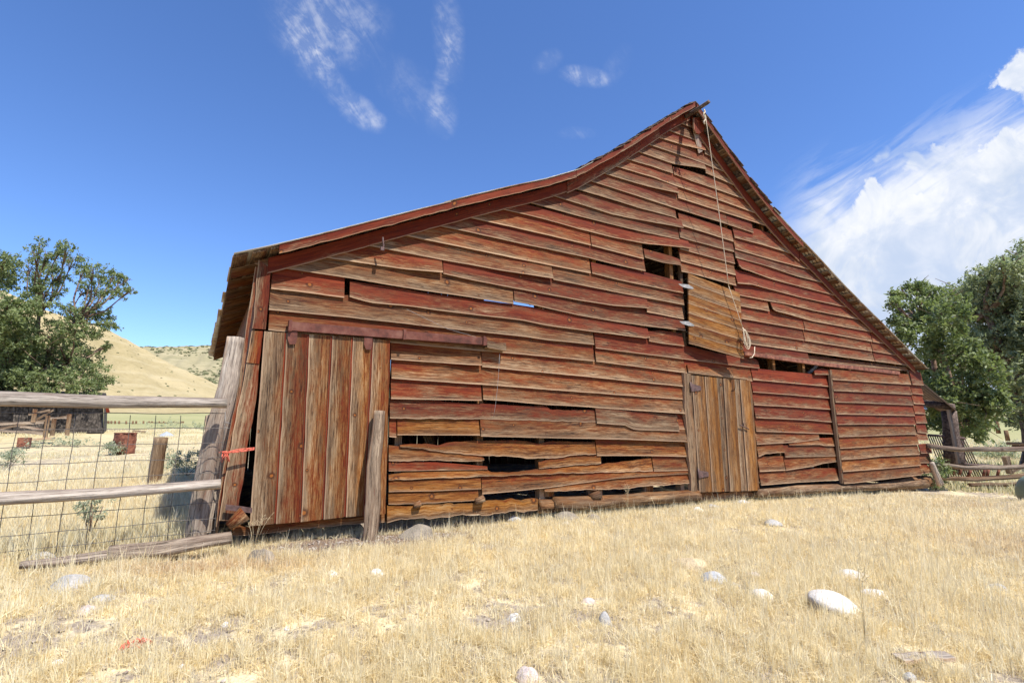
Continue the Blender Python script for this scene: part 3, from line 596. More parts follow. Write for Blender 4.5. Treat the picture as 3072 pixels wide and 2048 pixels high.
# ---- wide right door clad like the wall
RD = [(.3,.5,.4,'E1032,475 1240,490 1742,521','E1022,385 1120,392 1735,430'),(.4,.5,.4,'E1042,576 1430,592 1752,612','E1034,480 1740,525'),(.7,.3,.3,'E1060,682 1230,682 1762,706','E1045,582 1752,616'),
      (.6,.3,.4,'E1070,786 1775,801','E1060,688 1760,710'),(.7,.3,.3,'E1080,882 1300,876 1785,882','E1072,790 1775,806'),(.3,.4,.6,'E1090,991 1300,985 1700,966 1792,970','E1082,888 1785,888'),
      (.25,.3,.7,'E1100,1095 1300,1085 1470,1070 1812,1060','E1092,996 1795,975'),(.15,.5,.6,'E1112,1197 1300,1185 1450,1160 1820,1150','E1103,1100 1812,1066'),(.15,.4,.7,'E1125,1302 1400,1285 1830,1246','E1115,1202 1822,1156'),
      (.15,.4,.6,'E1137,1410 1300,1400 1460,1376 1835,1332','E1128,1306 1830,1252')]
m = MB(); clad([(p, g, t, lo_, hi, '') for p, g, t, lo_, hi in RD], m, D=6.38, cliproof=False)
for i in range(len(m.v)): x, y, z = m.v[i]; m.v[i] = (x, y-.085, z)
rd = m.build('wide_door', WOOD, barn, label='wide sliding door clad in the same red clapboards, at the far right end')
m = MB(); strip(m, wpts('E1135,1412 1050,700 1022,388', 6.37), wpts('E1148,1412 1063,700 1036,388', 6.37), th=.06, bd=(.1, .6, .4)); m.build('door_edge', WOOD, rd)
m = MB(); A = wpts('E252,252 950,350 1650,430', 6.36); B = wpts('E252,222 950,318 1650,400', 6.36)
strip(m, A, B, th=.07, jag=0); m.build('door_track', RUST, barn)
# ---- sill logs
def log_px(name, P, D, r, bd, parent=barn, lump=.06, label=None, matl=WOOD, n=28, flat=1.):
    m = MB(); tube(m, [wp(x, y, D) for x, y in pts(P)], r, n, bd, lump, .12, flat=flat); return m.build(name, matl, parent, label=label)
px_plank('sill', 'J600,1250 780,1240 1742,1130 Z965,1368', 'J600,1140 790,1120 1742,1040 Z965,1325', D=6.47, th=.22, bd=(.25, .25, .5), jag=.006)
px_plank('sill', 'F185,1690 G0,1095 300,1080 640,1040', 'F185,1548 G0,985 300,965 640,942', D=6.45, th=.22, bd=(.1, .25, 1.05), jag=.010, step=.06)
log_px('sill', 'G650,1012 790,1008', 6.5, .085, (.1, .4, .7), lump=.12)
log_px('sill', 'G785,990 1200,978 1600,945 2080,912', 6.45, [.10, .11, .095, .09], (0, .5, 1.15), lump=.07)
px_plank('sill', 'G2080,965 E345,1530 900,1500', 'G2080,895 E345,1480 900,1455', D=6.5, th=.2, bd=(.1, .4, .5), jag=.01, step=.06)
log_px('sill', 'E345,1500 900,1455 1400,1435 1880,1410', 6.47, [.085, .09, .08, .11], (0, .62, .9), lump=.1)
log_px('sill', 'E1500,1440 1900,1385', 6.6, .16, (.1, .4, .5), lump=.14)
for s, r_ in (('G690,930 690,880|G790,930 790,880', 0), ('G1100,900 1100,858|G1178,900 1178,858', 0), ('G1605,905 1608,830|G1682,905 1680,825', 0)):
    l, r2 = s.split('|'); px_plank('stud_foot', l, r2, D=6.52, th=.06, bd=(.2, .2, .5))
for s, r_ in (('F1015,1505', .055), ('G1150,925', .075), ('F455,1548', .04)):
    P = wp(*pts(s)[0], 6.42); m = MB(); tube(m, [P-np.array([r_*1.1, 0, .01]), P+np.array([r_*1.1, 0, .02])], [r_*.8, r_], 7, (.1, .5, .4), .25); m.build('rotten_stub', WOOD, barn)
m = MB(); A = wp(*pts('J545,1130')[0], 6.3); B = wp(*pts('J770,960')[0], 6.3); tube(m, [A, B], [.05, .085], 8, (.3, .35, .5), .12); m.build('rotten_stub', WOOD, barn)
# ---- ridge beam, gusset below it, hay hook
m = MB(); e = wp(2126, 306, 5.75); s0 = np.array([8.14, .5, 7.83]); box_dir = e-s0
tube(m, [s0, e], [.06, .045], 4, (.1, .3, .3), .02, .3); m.build('ridge_beam', SHINGLE, barn)
px_plank('peak_board', 'B1742,70 1745,180 1770,210', 'B1850,70 1840,190 1790,215', D=6.36, th=.03, bd=(1.05, .1, .1))
px_plank('peak_board', 'B1742,185 1790,390', 'B1790,200 1825,370', D=6.42, th=.02, bd=(.4, .9, .2))
m = MB(); P = [wp(*q, 6.3) for q in pts('A1105,335 1108,380 1112,410 1102,440')]; tube(m, P, .012, 7); c = wp(*pts('A1100,440')[0], 6.3); box(m, c, (.045, .035, .045)); m.build('hay_hook', IRON, barn)
# ---- lean-to at the far corner
lt = empty('lean_to', at(2850, 1400, 21)*np.array([1, 1, 0])+np.array([0, 0, -.2]), 'small dark lean-to roof on a log post behind the right end of the barn', 'lean-to')
m = MB()
F0, F1, B0, B1 = at(2690, 1088, 20), at(2868, 1232, 20), at(2690, 1180, 25), at(2842, 1244, 25)
for i in range(9):
    f, e = i/9, (i+.9)/9
    strip(m, [F0*(1-f)+B0*f, F1*(1-f)+B1*f], [F0*(1-e)+B0*e, F1*(1-e)+B1*e], th=.05, back=(0, 0, 1), bd=(.1, .5, .0), step=.6)
m.build('roof', WOOD, lt)
m = MB(); tube(m, [at(2862, 1222, 20.3), at(2770, 1208, 20.6)], .10, 8, (0, .5, -.1), .05, .5); m.build('beam', SHINGLE, lt)
m = MB(); tube(m, [at(2847, 1232, 20.6), at(2862, 1400, 20.6)], [.2, .24], 10, (.0, .5, -.3), .08, .4); m.build('post', SHINGLE, lt)
m = MB(); strip(m, [at(2845, 1228, 20.2), at(2875, 1390, 20.2)], [at(2853, 1228, 20.2), at(2882, 1390, 20.2)], th=.05, bd=(0, .9, .3)); m.build('brace', WOOD, lt)
# ================================================================ camera, sun, sky
cd_ = bpy.data.cameras.new('camera'); cam = bpy.data.objects.new('camera', cd_); COL.objects.link(cam)
cam.location = tuple(CAM); cam.rotation_euler = (math.radians(90)+PIT, 0, HEAD-math.radians(90))
cd_.sensor_width = 36; cd_.lens = FPX/3072*36; cd_.clip_end = 9000; cd_.clip_start = .05; sc.camera = cam
ELEV = math.radians(58); AZ = math.radians(-72)      # direction towards the sun, from +X counter-clockwise
sd_ = bpy.data.lights.new('sun', 'SUN'); sun = bpy.data.objects.new('sun', sd_); COL.objects.link(sun)
sd_.energy = 4.6; sd_.angle = math.radians(.53); sd_.color = (1, .95, .87)
sv = Vector((math.cos(ELEV)*math.cos(AZ), math.cos(ELEV)*math.sin(AZ), math.sin(ELEV)))
sun.rotation_euler = sv.to_track_quat('Z', 'Y').to_euler()
w = bpy.data.worlds.new('World'); sc.world = w; w.use_nodes = True; w.node_tree.nodes.clear(); t = NT(w.node_tree)
sky = t.n('ShaderNodeTexSky'); sky.sky_type = 'NISHITA'; sky.sun_disc = False; sky.sun_elevation = ELEV
sky.sun_rotation = math.atan2(sv.x, sv.y); sky.air_density = 1.0; sky.dust_density = .2; sky.ozone_density = 1.8; sky.altitude = 1200
d = t.n('ShaderNodeTexCoord').outputs['Generated']
dn = t.vm('NORMALIZE', d)
df = t.m('MAXIMUM', t.vm('DOT_PRODUCT', dn, tuple(FW)), .05)
a_ = t.m('DIVIDE', t.vm('DOT_PRODUCT', dn, tuple(RT)), df); b_ = t.m('DIVIDE', t.vm('DOT_PRODUCT', dn, tuple(UP)), df)
front = t.ss(t.vm('DOT_PRODUCT', dn, tuple(FW)), .15, .4)
uv = t.n('ShaderNodeCombineXYZ', {0: a_, 1: b_}).outputs[0]
def q(px, py): return ((px-1536)/FPX, (1024-py)/FPX)
n1 = t.noise(uv, 9, 8, .62, .6); n2 = t.noise(t.vm('ADD', uv, (5, 2, 0)), 30, 6, .6)
wq = t.noise(uv, 4, 4, .6)
def ell(cx, cy, rx, ry, rot=0, amp=.6):
    cx, cy = q(cx, cy); rx /= FPX; ry /= FPX; r = math.radians(rot)
    dx = t.m('SUBTRACT', a_, cx); dy = t.m('SUBTRACT', b_, cy)
    u = t.m('DIVIDE', t.m('ADD', t.m('MULTIPLY', dx, math.cos(r)), t.m('MULTIPLY', dy, math.sin(r))), rx)
    v = t.m('DIVIDE', t.m('SUBTRACT', t.m('MULTIPLY', dy, math.cos(r)), t.m('MULTIPLY', dx, math.sin(r))), ry)
    rr = t.m('ADD', t.m('MULTIPLY', u, u), t.m('MULTIPLY', v, v))
    rr = t.m('ADD', rr, t.m('MULTIPLY', t.m('SUBTRACT', n1, .5), amp*5))
    return t.m('SUBTRACT', 1., t.ss(rr, -.5, 2.1))
def mx(*l):
    r = l[0]
    for x in l[1:]: r = t.m('MAXIMUM', r, x)
    return r
def sm(*l):
    r = l[0]
    for x in l[1:]: r = t.m('ADD', r, x)
    return r
def k(v, f): return t.m('MULTIPLY', v, f)
wis = sm(k(ell(960, 20, 130, 170, 20), .5), k(ell(1030, 70, 110, 120, 30), .35), k(ell(925, 150, 50, 110, 30), .5), k(ell(990, 240, 34, 120, 35), .6), k(ell(1080, 335, 70, 34, -38), .9), k(ell(1130, 360, 26, 20, 0), .6),
         k(ell(1345, 90, 40, 130, 5), .6), k(ell(1350, 160, 28, 80, -8), .4), k(ell(1315, 270, 20, 110, -12), .35), k(ell(1330, 345, 40, 60, 8), .5), k(ell(1230, 270, 60, 110, 45), .22),
         k(ell(1640, 185, 40, 26, 30), .5), k(ell(1755, 230, 62, 26, -8), 1.), k(ell(1735, 400, 50, 16), .25), k(ell(1850, 200, 30, 60, -30), .18))
def fib(deg, a1, a2, sc):
    r = math.radians(deg); u = t.m('ADD', t.m('MULTIPLY', a_, math.cos(r)), t.m('MULTIPLY', b_, math.sin(r))); v = t.m('SUBTRACT', t.m('MULTIPLY', b_, math.cos(r)), t.m('MULTIPLY', a_, math.sin(r)))
    return t.noise(t.n('ShaderNodeCombineXYZ', {0: t.m('MULTIPLY', u, a1), 1: t.m('MULTIPLY', v, a2)}).outputs[0], sc, 8, .68, 1.2)
tex = t.ss(t.m('ADD', t.m('MULTIPLY', fib(-55, 9, 26, 1.), .55), t.m('MULTIPLY', n2, .45)), .43, .66)
wis = t.m('MULTIPLY', wis, t.m('ADD', .07, t.m('MULTIPLY', tex, .42)))
# streaky cirrus in front of the cumulus, upper right
r = math.radians(33)
su = t.m('ADD', t.m('MULTIPLY', a_, math.cos(r)), t.m('MULTIPLY', b_, math.sin(r))); sv_ = t.m('SUBTRACT', t.m('MULTIPLY', b_, math.cos(r)), t.m('MULTIPLY', a_, math.sin(r)))
st = t.noise(t.n('ShaderNodeCombineXYZ', {0: t.m('MULTIPLY', su, 2.2), 1: t.m('MULTIPLY', sv_, 13)}).outputs[0], 1.5, 8, .62, .5)
def line(p0, p1):   # signed distance above a line, in picture-sized units
    (x0, y0), (x1, y1) = q(*p0), q(*p1); L = math.hypot(x1-x0, y1-y0)
    return t.m('ADD', t.m('ADD', t.m('MULTIPLY', a_, -(y1-y0)/L), t.m('MULTIPLY', b_, (x1-x0)/L)), (x0*(y1-y0)-y0*(x1-x0))/L)
l1 = line((2350, 575), (3072, 275))
cir = t.m('MULTIPLY', t.m('SUBTRACT', 1., t.ss(t.m('ADD', l1, t.m('MULTIPLY', t.m('SUBTRACT', st, .5), .40)), -.10, .05)), t.ss(t.m('ADD', st, t.m('MULTIPLY', l1, -1.2)), .28, .56))
cir = t.m('MULTIPLY', cir, t.ss(a_, q(2290, 0)[0], q(2480, 0)[0]))
bil = t.n('ShaderNodeTexVoronoi', {'Vector': t.vm('ADD', uv, t.n('ShaderNodeCombineXYZ', {0: t.m('MULTIPLY', t.m('SUBTRACT', n1, .5), .09), 1: t.m('MULTIPLY', t.m('SUBTRACT', n2, .5), .05)}).outputs[0]), 'Scale': 11.}, feature='SMOOTH_F1').outputs[0]
l2 = line((2380, 735), (3072, 395))
cum = t.m('ADD', l2, t.m('ADD', t.m('MULTIPLY', t.m('SUBTRACT', bil, .45), .20), t.m('MULTIPLY', t.m('SUBTRACT', wq, .5), .34)))
cumm = t.m('SUBTRACT', 1., t.ss(t.m('ADD', cum, t.m('MULTIPLY', t.m('SUBTRACT', n2, .5), .05)), -.012, .014))
cumm = t.m('MULTIPLY', cumm, t.ss(a_, q(2340, 0)[0], q(2450, 0)[0]))
cumm = t.m('MULTIPLY', cumm, t.m('ADD', .78, t.m('MULTIPLY', t.ss(n1, .42, .56), .22)))
puf = t.ss(t.m('ADD', ell(3080, 215, 120, 70, 25, .7), t.m('MULTIPLY', t.m('SUBTRACT', n2, .5), 1.4)), .45, .8)
cl = t.m('MULTIPLY', mx(wis, t.m('MULTIPLY', cir, .95), cumm, puf), front, clamp=True)
shade = t.ss(t.m('ADD', t.m('MULTIPLY', n1, .5), t.m('ADD', t.m('MULTIPLY', wq, .5), t.m('MULTIPLY', cum, .55))), .34, .64)
ccol = t.mix(shade, c4(.60, .70, .88), c4(1.0, 1.01, 1.04))
skc = t.n('ShaderNodeHueSaturation', {'Saturation': 1.08, 'Value': 1.03, 'Color': t.vm('MULTIPLY', sky.outputs[0], (.88, .955, 1.18))}).outputs[0]
bg1 = t.n('ShaderNodeBackground', {0: skc, 1: .108})
bg2 = t.n('ShaderNodeBackground', {0: ccol, 1: .575})
ms = t.n('ShaderNodeMixShader', {0: cl, 1: bg1.outputs[0], 2: bg2.outputs[0]})
wo = t.n('ShaderNodeOutputWorld', {0: ms.outputs[0]})
vs_ = sc.view_settings; vs_.view_transform = 'Standard'; vs_.look = 'None'; vs_.exposure = 0.83; vs_.gamma = 1
sc.render.film_transparent = False
sc.cycles.max_bounces = 6
# ================================================================ terrain
def npmesh(name, V, F, material, col=None, smooth=True, parent=None, **kw):
    me = bpy.data.meshes.new(name); V = np.ascontiguousarray(V, 'f'); F = np.ascontiguousarray(F, 'i')
    me.vertices.add(len(V)); me.vertices.foreach_set('co', V.ravel())
    k = F.shape[1]; me.loops.add(F.size); me.loops.foreach_set('vertex_index', F.ravel())
    me.polygons.add(len(F)); me.polygons.foreach_set('loop_start', np.arange(0, F.size, k, dtype='i')); 
    me.polygons.foreach_set('use_smooth', np.full(len(F), smooth)); me.update(calc_edges=True); me.validate()
    if col is not None:
        a = me.attributes.new('bd', 'FLOAT_COLOR', 'POINT'); a.data.foreach_set('color', np.ascontiguousarray(np.c_[col, np.ones(len(col))], 'f').ravel())
    me.materials.append(material)
    o = bpy.data.objects.new(name, me); COL.objects.link(o)
    if parent: o.parent = parent
    return tag(o, **kw)
def grid(nr, nc): 
    i, j = np.meshgrid(np.arange(nr-1), np.arange(nc-1), indexing='ij'); a = (i*nc+j).ravel()
    return np.c_[a, a+1, a+nc+1, a+nc]
def earthmat():
    m, t, b, _ = mat('dry_earth'); p = t.n('ShaderNodeNewGeometry').outputs['Position']
    big = t.noise(p, .35, 5, .6); mid = t.noise(p, 2.2, 6, .65); fine = t.noise(p, 40, 6, .75)
    dirt = t.ramp(fine, [(.3, (.13, .105, .08)), (.5, (.28, .23, .18)), (.7, (.43, .37, .30))])
    straw = t.ramp(fine, [(.3, (.38, .30, .17)), (.5, (.60, .50, .31)), (.7, (.74, .65, .45))])
    c = t.mix(t.ss(t.m('ADD', t.m('MULTIPLY', mid, .6), t.m('MULTIPLY', t.noise(p, 9, 4, .6), .4)), .46, .56), dirt, straw)
    # far field: patches of green-gold
    sp = t.n('ShaderNodeSeparateXYZ', {0: p}).outputs
    dist = t.vm('LENGTH', t.vm('SUBTRACT', p, (0, -6.5, 0)))
    far = t.ramp(t.m('ADD', t.m('MULTIPLY', t.noise(p, .11, 5, .65), .7), t.m('MULTIPLY', t.noise(p, 1.1, 5, .7), .3)), [(.36, (.24, .23, .11)), (.47, (.42, .35, .19)), (.60, (.55, .46, .28))])
    c = t.mix(t.ss(dist, 16, 45), c, far)
    gfar = t.mix(t.noise(p, .05, 4, .6), c4(.20, .215, .09), c4(.38, .345, .18))
    c = t.mix(t.ss(t.m('ADD', dist, t.m('MULTIPLY', t.m('SUBTRACT', big, .5), 50)), 42, 75), c, gfar)
    # bare trodden mound by the door
    mo = t.m('SUBTRACT', 1., t.ss(t.m('ADD', t.vm('LENGTH', t.vm('MULTIPLY', t.vm('SUBTRACT', p, (1.8, -.36, .2)), (.45, 1.5, 0))), t.m('MULTIPLY', t.m('SUBTRACT', mid, .5), 1.)), .6, 1.0))
    c = t.mix(mo, c, t.ramp(fine, [(.3, (.09, .06, .04)), (.6, (.24, .17, .12))]))
    t.nt.links.new(c, b.inputs['Base Color']); b.inputs['Roughness'].default_value = .95; b.inputs['Specular IOR Level'].default_value = .1
    t.nt.links.new(t.n('ShaderNodeBump', {'Strength': .9, 'Distance': .03, 'Height': t.m('ADD', t.m('MULTIPLY', fine, .5), mid)}).outputs[0], b.inputs['Normal'])
    return m
EARTH = earthmat()
rad = np.r_[.3, np.geomspace(1.5, 30, 230), np.geomspace(32, 5000, 90)]; azs = np.radians(np.r_[np.linspace(-20, 140, 900), np.linspace(142, 340, 100)])
Rr, Aa = np.meshgrid(rad, azs, indexing='ij'); X = Rr*np.cos(Aa); Y = -6.5+Rr*np.sin(Aa); Z = gz(X, Y)
npmesh('ground', np.c_[X.ravel(), Y.ravel(), Z.ravel()], grid(len(rad), len(azs))[:, ::-1], EARTH, kind='structure')
def hillmat(name, a, b2, spots=0., sc_=.02):
    m, t, b, _ = mat(name); p = t.n('ShaderNodeNewGeometry').outputs['Position']
    n = t.m('ADD', t.m('MULTIPLY', t.noise(p, sc_, 6, .65), .6), t.m('MULTIPLY', t.noise(p, sc_*25, 6, .75), .4))
    c = t.ramp(n, [(.36, a), (.62, b2)])
    c = t.mix(t.m('MULTIPLY', t.ss(t.noise(p, .55, 3, .8), .56, .64), .35), c, c4(.13, .115, .06))
    c = t.mix(t.m('MULTIPLY', t.ss(t.noise(t.vm('MULTIPLY', p, (.03, .03, .35)), 1., 4, .6), .5, .62), .22), c, c4(.5, .43, .28))
    t.nt.links.new(c, b.inputs['Base Color']); b.inputs['Roughness'].default_value = .95; b.inputs['Specular IOR Level'].default_value = .1
    t.nt.links.new(t.n('ShaderNodeBump', {'Strength': .5, 'Distance': 1., 'Height': t.noise(p, .4, 6, .7)}).outputs[0], b.inputs['Normal'])
    return m
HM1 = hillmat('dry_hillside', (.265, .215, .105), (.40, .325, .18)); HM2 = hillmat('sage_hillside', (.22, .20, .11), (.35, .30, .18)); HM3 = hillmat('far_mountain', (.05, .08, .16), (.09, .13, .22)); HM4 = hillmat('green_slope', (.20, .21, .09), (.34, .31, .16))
def hill(name, prof, d0, d1, material, tail=60, zb=0.):
    """a hillside: skyline prof (px of the line of sight, px) reached at distance d1, foot at d0"""
    prof = np.array(prof, float); xs = np.linspace(prof[0, 0], prof[-1, 0], 160); ys = np.interp(xs, prof[:, 0], prof[:, 1])
    ys = ys+1.0*np.sin(xs*.11)+.7*np.sin(xs*.31+1)
    rows = np.r_[np.linspace(0, 1, 60), np.linspace(1.05, 1+tail/(d1-d0), 8)]
    V = np.zeros((len(rows), len(xs), 3))
    for j, (x, y) in enumerate(zip(xs, ys)):
        top = at(x, y, d1); dr = top-CAM; dr[2] = 0; dr /= np.linalg.norm(dr)
        for i, r_ in enumerate(rows):
            dd = d0+(d1-d0)*r_; P = CAM+dr*dd
            zf = float(gz(P[0], P[1]))-.6 if i == 0 else float(gz(*(CAM+dr*d0)[:2]))-.6
            k = r_ if r_ <= 1 else 1-(r_-1)**1.3*1.1
            k = k**1.25 if r_ <= 1 else k
            P[2] = zf+(top[2]-zf)*k+(.012*(top[2]-zf)*math.sin(x*.05+r_*9)+.008*(top[2]-zf)*math.sin(x*.13-r_*21))*min(1, 4*r_)*(1 if r_ < .97 else 0)
            V[i, j] = P
    return npmesh(name, V.reshape(-1, 3), grid(len(rows), len(xs)), material, kind='structure'), V
_, HV = hill('near_hill', [(-900, 780), (-300, 800), (0, 868), (150, 935), (263, 968), (312, 983), (357, 1006), (424, 1042), (513, 1092), (603, 1131), (665, 1160), (760, 1205), (900, 1250), (1000, 1268)], 150, 330, HM1)
_, FHV = hill('far_hill', [(150, 1090), (380, 1044), (424, 1040), (520, 1039), (625, 1036), (720, 1034), (900, 1060), (1200, 1120), (1600, 1180)], 260, 640, HM2)
hill('green_slope', [(2300, 1262), (2700, 1240), (2850, 1222), (2950, 1208), (3072, 1196), (3300, 1170), (3800, 1160)], 70, 210, HM4)
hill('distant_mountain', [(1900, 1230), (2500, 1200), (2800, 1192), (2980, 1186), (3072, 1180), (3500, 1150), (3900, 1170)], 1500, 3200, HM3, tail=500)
# ================================================================ leaves, trees
def leafmat(name, dark, light, dry=(.20, .16, .05)):
    m, t, b, out = mat(name); a = t.n('ShaderNodeSeparateColor', {0: t.att('bd').outputs['Color']}).outputs
    c = t.mix(a[0], c4(*dark), c4(*light)); c = t.mix(t.m('MULTIPLY', t.ss(a[1], .93, 1.), .7), c, c4(*dry))
    t.nt.links.new(c, b.inputs['Base Color']); b.inputs['Roughness'].default_value = .55; b.inputs['Specular IOR Level'].default_value = .35
    tr = t.n('ShaderNodeBsdfTranslucent', {0: t.mix(.4, c, c4(.25, .35, .05))}); ms = t.n('ShaderNodeMixShader', {0: .36, 1: b.outputs[0], 2: tr.outputs[0]})
    t.nt.links.new(ms.outputs[0], out.inputs[0]); return m
LEAF1 = leafmat('locust_leaves', (.085, .12, .045), (.25, .29, .12)); LEAF2 = leafmat('elm_leaves', (.15, .18, .10), (.40, .43, .25)); LEAF3 = leafmat('weed_leaves', (.20, .23, .15), (.42, .45, .32))
BARK = simple('bark', [(.3, (.05, .03, .02)), (.5, (.16, .10, .07)), (.7, (.28, .20, .15))], 5, .9, bump=.8, bdist=.04)
def leaves(cent, rad_, cnt, size, seed, asp=.45, flat=.75):
    """clumps of leaf-sized faces: sub-sprays in every clump, leaves along every spray"""
    g = np.random.default_rng(seed); Vs = []; Cs = []
    for c, r_, n in zip(cent, rad_, cnt):
        ns = max(6, int(n/26)); u = g.normal(size=(ns, 3)); u /= np.linalg.norm(u, axis=1)[:, None]
        k = g.random(ns)**.38; s0 = c+u*k[:, None]*r_*.95*np.array([1, 1, flat])
        dirs = u*.7+g.normal(size=(ns, 3))*.5; dirs[:, 2] -= .15; dirs /= np.linalg.norm(dirs, axis=1)[:, None]
        L = r_*.42*(.5+g.random(ns))
        m_ = 26; tt = g.random((ns, m_))
        P = s0[:, None]+dirs[:, None]*L[:, None, None]*tt[..., None]+g.normal(size=(ns, m_, 3))*size*.9
        P = P.reshape(-1, 3); N = len(P)
        a = g.normal(size=(N, 3)); a /= np.linalg.norm(a, axis=1)[:, None]
        nrm = g.normal(size=(N, 3))+np.array([.2, -.6, 1.7]); b2 = np.cross(nrm, a); b2 /= np.linalg.norm(b2, axis=1)[:, None]+1e-9
        sz = size*(.6+.8*g.random(N))[:, None]
        Vs.append(np.stack([P-a*sz, P+b2*sz*asp, P+a*sz, P-b2*sz*asp], 1).reshape(-1, 3))
        tone = np.repeat(np.clip(.5+.28*g.normal(size=ns), 0, 1), m_)*.6+g.random(N)*.4
        Cs.append(np.repeat(np.c_[tone, np.repeat(g.random(ns), m_)*.6+g.random(N)*.4, np.zeros(N)], 4, axis=0))
    V = np.concatenate(Vs); F = np.arange(len(V)).reshape(-1, 4); return V, F, np.concatenate(Cs)
def tree(name, base, forks, clumps, dist, ppx, leafm, size, dens, label, group, seed, spread=.35, r0=.35):
    base = np.array(base, float); root = empty(name, base, label, 'tree', group); g = random.Random(seed)
    cent = []; rad_ = []; cnt = []
    for (x, y, r_) in clumps:
        rr = r_*ppx[2]/FPX*dist*1.0
        dd = dist+g.uniform(-1, 1)*spread*dist*.22
        cent.append(at(ppx[0]+x/ppx[3], ppx[1]+y/ppx[3], dd)); rad_.append(rr/ppx[3]); cnt.append(int(dens*(rr/ppx[3])**2.0))
    V, F, C = leaves(np.array(cent), rad_, cnt, size, seed)
    off = np.array(root.location)
    npmesh('crown', V-off, F, leafm, C, smooth=False, parent=root)
    m = MB(); fk = [np.array(f, float) for f in forks]
    top = fk[0]; tube(m, [base-np.array([0, 0, .3]), base*.6+top*.4+np.array([.1, 0, 0]), top], [r0*1.25, r0*.9, r0*.7], 10, lump=.1, step=.5)
    hubs = fk[1:] or [top]
    for h in hubs:
        tube(m, [top, (top+h)/2+np.array([g.uniform(-.3, .3), g.uniform(-.3, .3), .2]), h], [r0*.6, r0*.45, r0*.28], 8, lump=.1, step=.5)
    for c, r_ in zip(cent, rad_):
        h = min(hubs+[top], key=lambda q_: np.linalg.norm(q_-c)+(3 if q_[2] > c[2]+1 else 0))
        mid = (h+c)/2+np.array([g.uniform(-.4, .4), g.uniform(-.4, .4), -.15*np.linalg.norm(h-c)*.5])
        tube(m, [h, mid, c+np.array([0, 0, r_*.3])], [r0*.24, r0*.14, r0*.04], 6, lump=.1, step=.6)
        for _ in range(5):
            e = c+np.array([g.gauss(0, 1), g.gauss(0, 1), g.gauss(0, .8)])*r_*.6; tube(m, [mid*.4+c*.6, (c+e)/2, e], [r0*.09, r0*.05, r0*.02], 4)
    m.build('trunk', BARK, root); return root
def P3(px, py, d): return at(px, py, d)
s = (0, 680, 1, 2.24)
L1 = [(30,230,60),(20,300,70),(10,370,55),(-40,260,80),(-90,330,90),(-60,600,130),(30,560,80),(110,620,85),(20,720,90),(100,780,100),(20,880,100),(60,1000,110),(-100,800,160),(-90,980,150),(170,900,90),(180,1040,80)]
L2 = [(265,120,38),(230,180,30),(310,200,40),(420,130,25),(440,165,45),(500,215,50),(350,270,55),(190,255,35),(260,330,60),(390,330,50),(240,420,60),(330,440,70),(200,500,50),(280,540,60),
      (620,290,50),(690,320,55),(560,300,40),(760,340,50),(830,350,40),(880,425,22),(720,420,55),(810,450,45),(600,400,50),(640,470,45),(560,430,35),(450,560,45),(530,600,60),(600,570,60),(680,590,60),(730,660,45),(770,670,22),(500,690,70),(570,720,55),
      (640,700,45),(430,640,50),(330,700,90),(430,800,80),(530,850,80),(600,870,55),(690,810,28),(720,795,18),(280,830,90),(350,930,90),(480,950,80),(580,970,70),(660,1010,55),(720,1045,35),(420,1050,80),(540,1070,70),(640,1090,55),(270,1020,90)]
DT = 47
b1 = at(20, 1240, DT); b1[2] = .8
tree('locust_tree', b1, [at(22, 1130, DT), at(10, 960, DT), at(-40, 860, DT), at(50, 1020, DT)], L1, DT, s, LEAF1, (.095), 1150, 'green locust tree at the left edge, leaning trunk, partly cut by the frame', 'trees around the barnyard', 3)
b2 = at(62, 1240, DT+1); b2[2] = .8
tree('locust_tree', b2, [at(90, 1140, DT), at(118, 940, DT), at(230, 960, DT), at(200, 1090, DT)], L2, DT, s, LEAF1, (.09), 1050, 'open-crowned green locust tree behind the collapsed shed, against the bare hill', 'trees around the barnyard', 4)
s = (2600, 700, 1, 1.742)
R1 = [(270,265,35),(300,290,40),(230,280,25),(180,300,32),(135,325,28),(125,375,22),(160,360,25),(290,360,60),(210,400,45),(360,330,55),(180,450,30),(140,460,22),(230,470,50),(200,520,45),(320,460,65),(410,350,60),(410,450,70),(300,560,70),(400,570,80),
      (330,660,75),(430,690,85),(520,640,70),(340,760,75),(440,800,85),(540,760,80),(620,720,60),(350,860,75),(450,900,80),(550,880,75),(640,830,55),(350,960,70),(440,990,60),(520,990,60),(590,1000,45),(640,960,40),(600,1060,22),(640,900,50),(560,1030,35)]
R2 = [(x_, y_+(34 if y_ < 320 else 12), r_) for x_, y_, r_ in [(470,300,50),(520,270,60),(590,230,65),(660,190,60),(730,140,55),(790,115,60),(860,100,70),(560,350,80),(650,300,85),(740,250,90),(840,210,90),(500,400,70),(590,450,85),(700,400,100),(810,350,100),(880,330,90),(540,530,70),(640,560,85),(750,520,95),(850,480,95),(620,650,70),(720,660,80),(820,620,90),(900,600,90),(700,760,60),(790,750,65),(870,740,80),(760,850,45),(820,880,45),(730,950,30),(790,970,35),(850,960,50),(950,250,110),(960,450,120),(970,700,110),(930,880,70)]]
b3 = at(2852, 1300, 27); b3[2] = gz(b3[0], b3[1])
tree('walnut_tree', b3, [at(2862, 1200, 27), at(2800, 1080, 27), at(2880, 1060, 27), at(2900, 1180, 26.5), at(2760, 960, 27)], R1, 27, s, LEAF1, .085, 2000, 'dark dense low-branching tree just behind the right end of the barn', 'trees around the barnyard', 5, r0=.28)
b4 = at(3090, 1310, 32); b4[2] = gz(b4[0], b4[1])
tree('elm_tree', b4, [at(3085, 1220, 32), at(3020, 1080, 32), at(3110, 1020, 32), at(2960, 940, 31), at(3000, 1150, 31)], R2, 32, s, LEAF2, .085, 1650, 'tall lighter green tree at the right edge, rising above the darker tree', 'trees around the barnyard', 6, r0=.42)
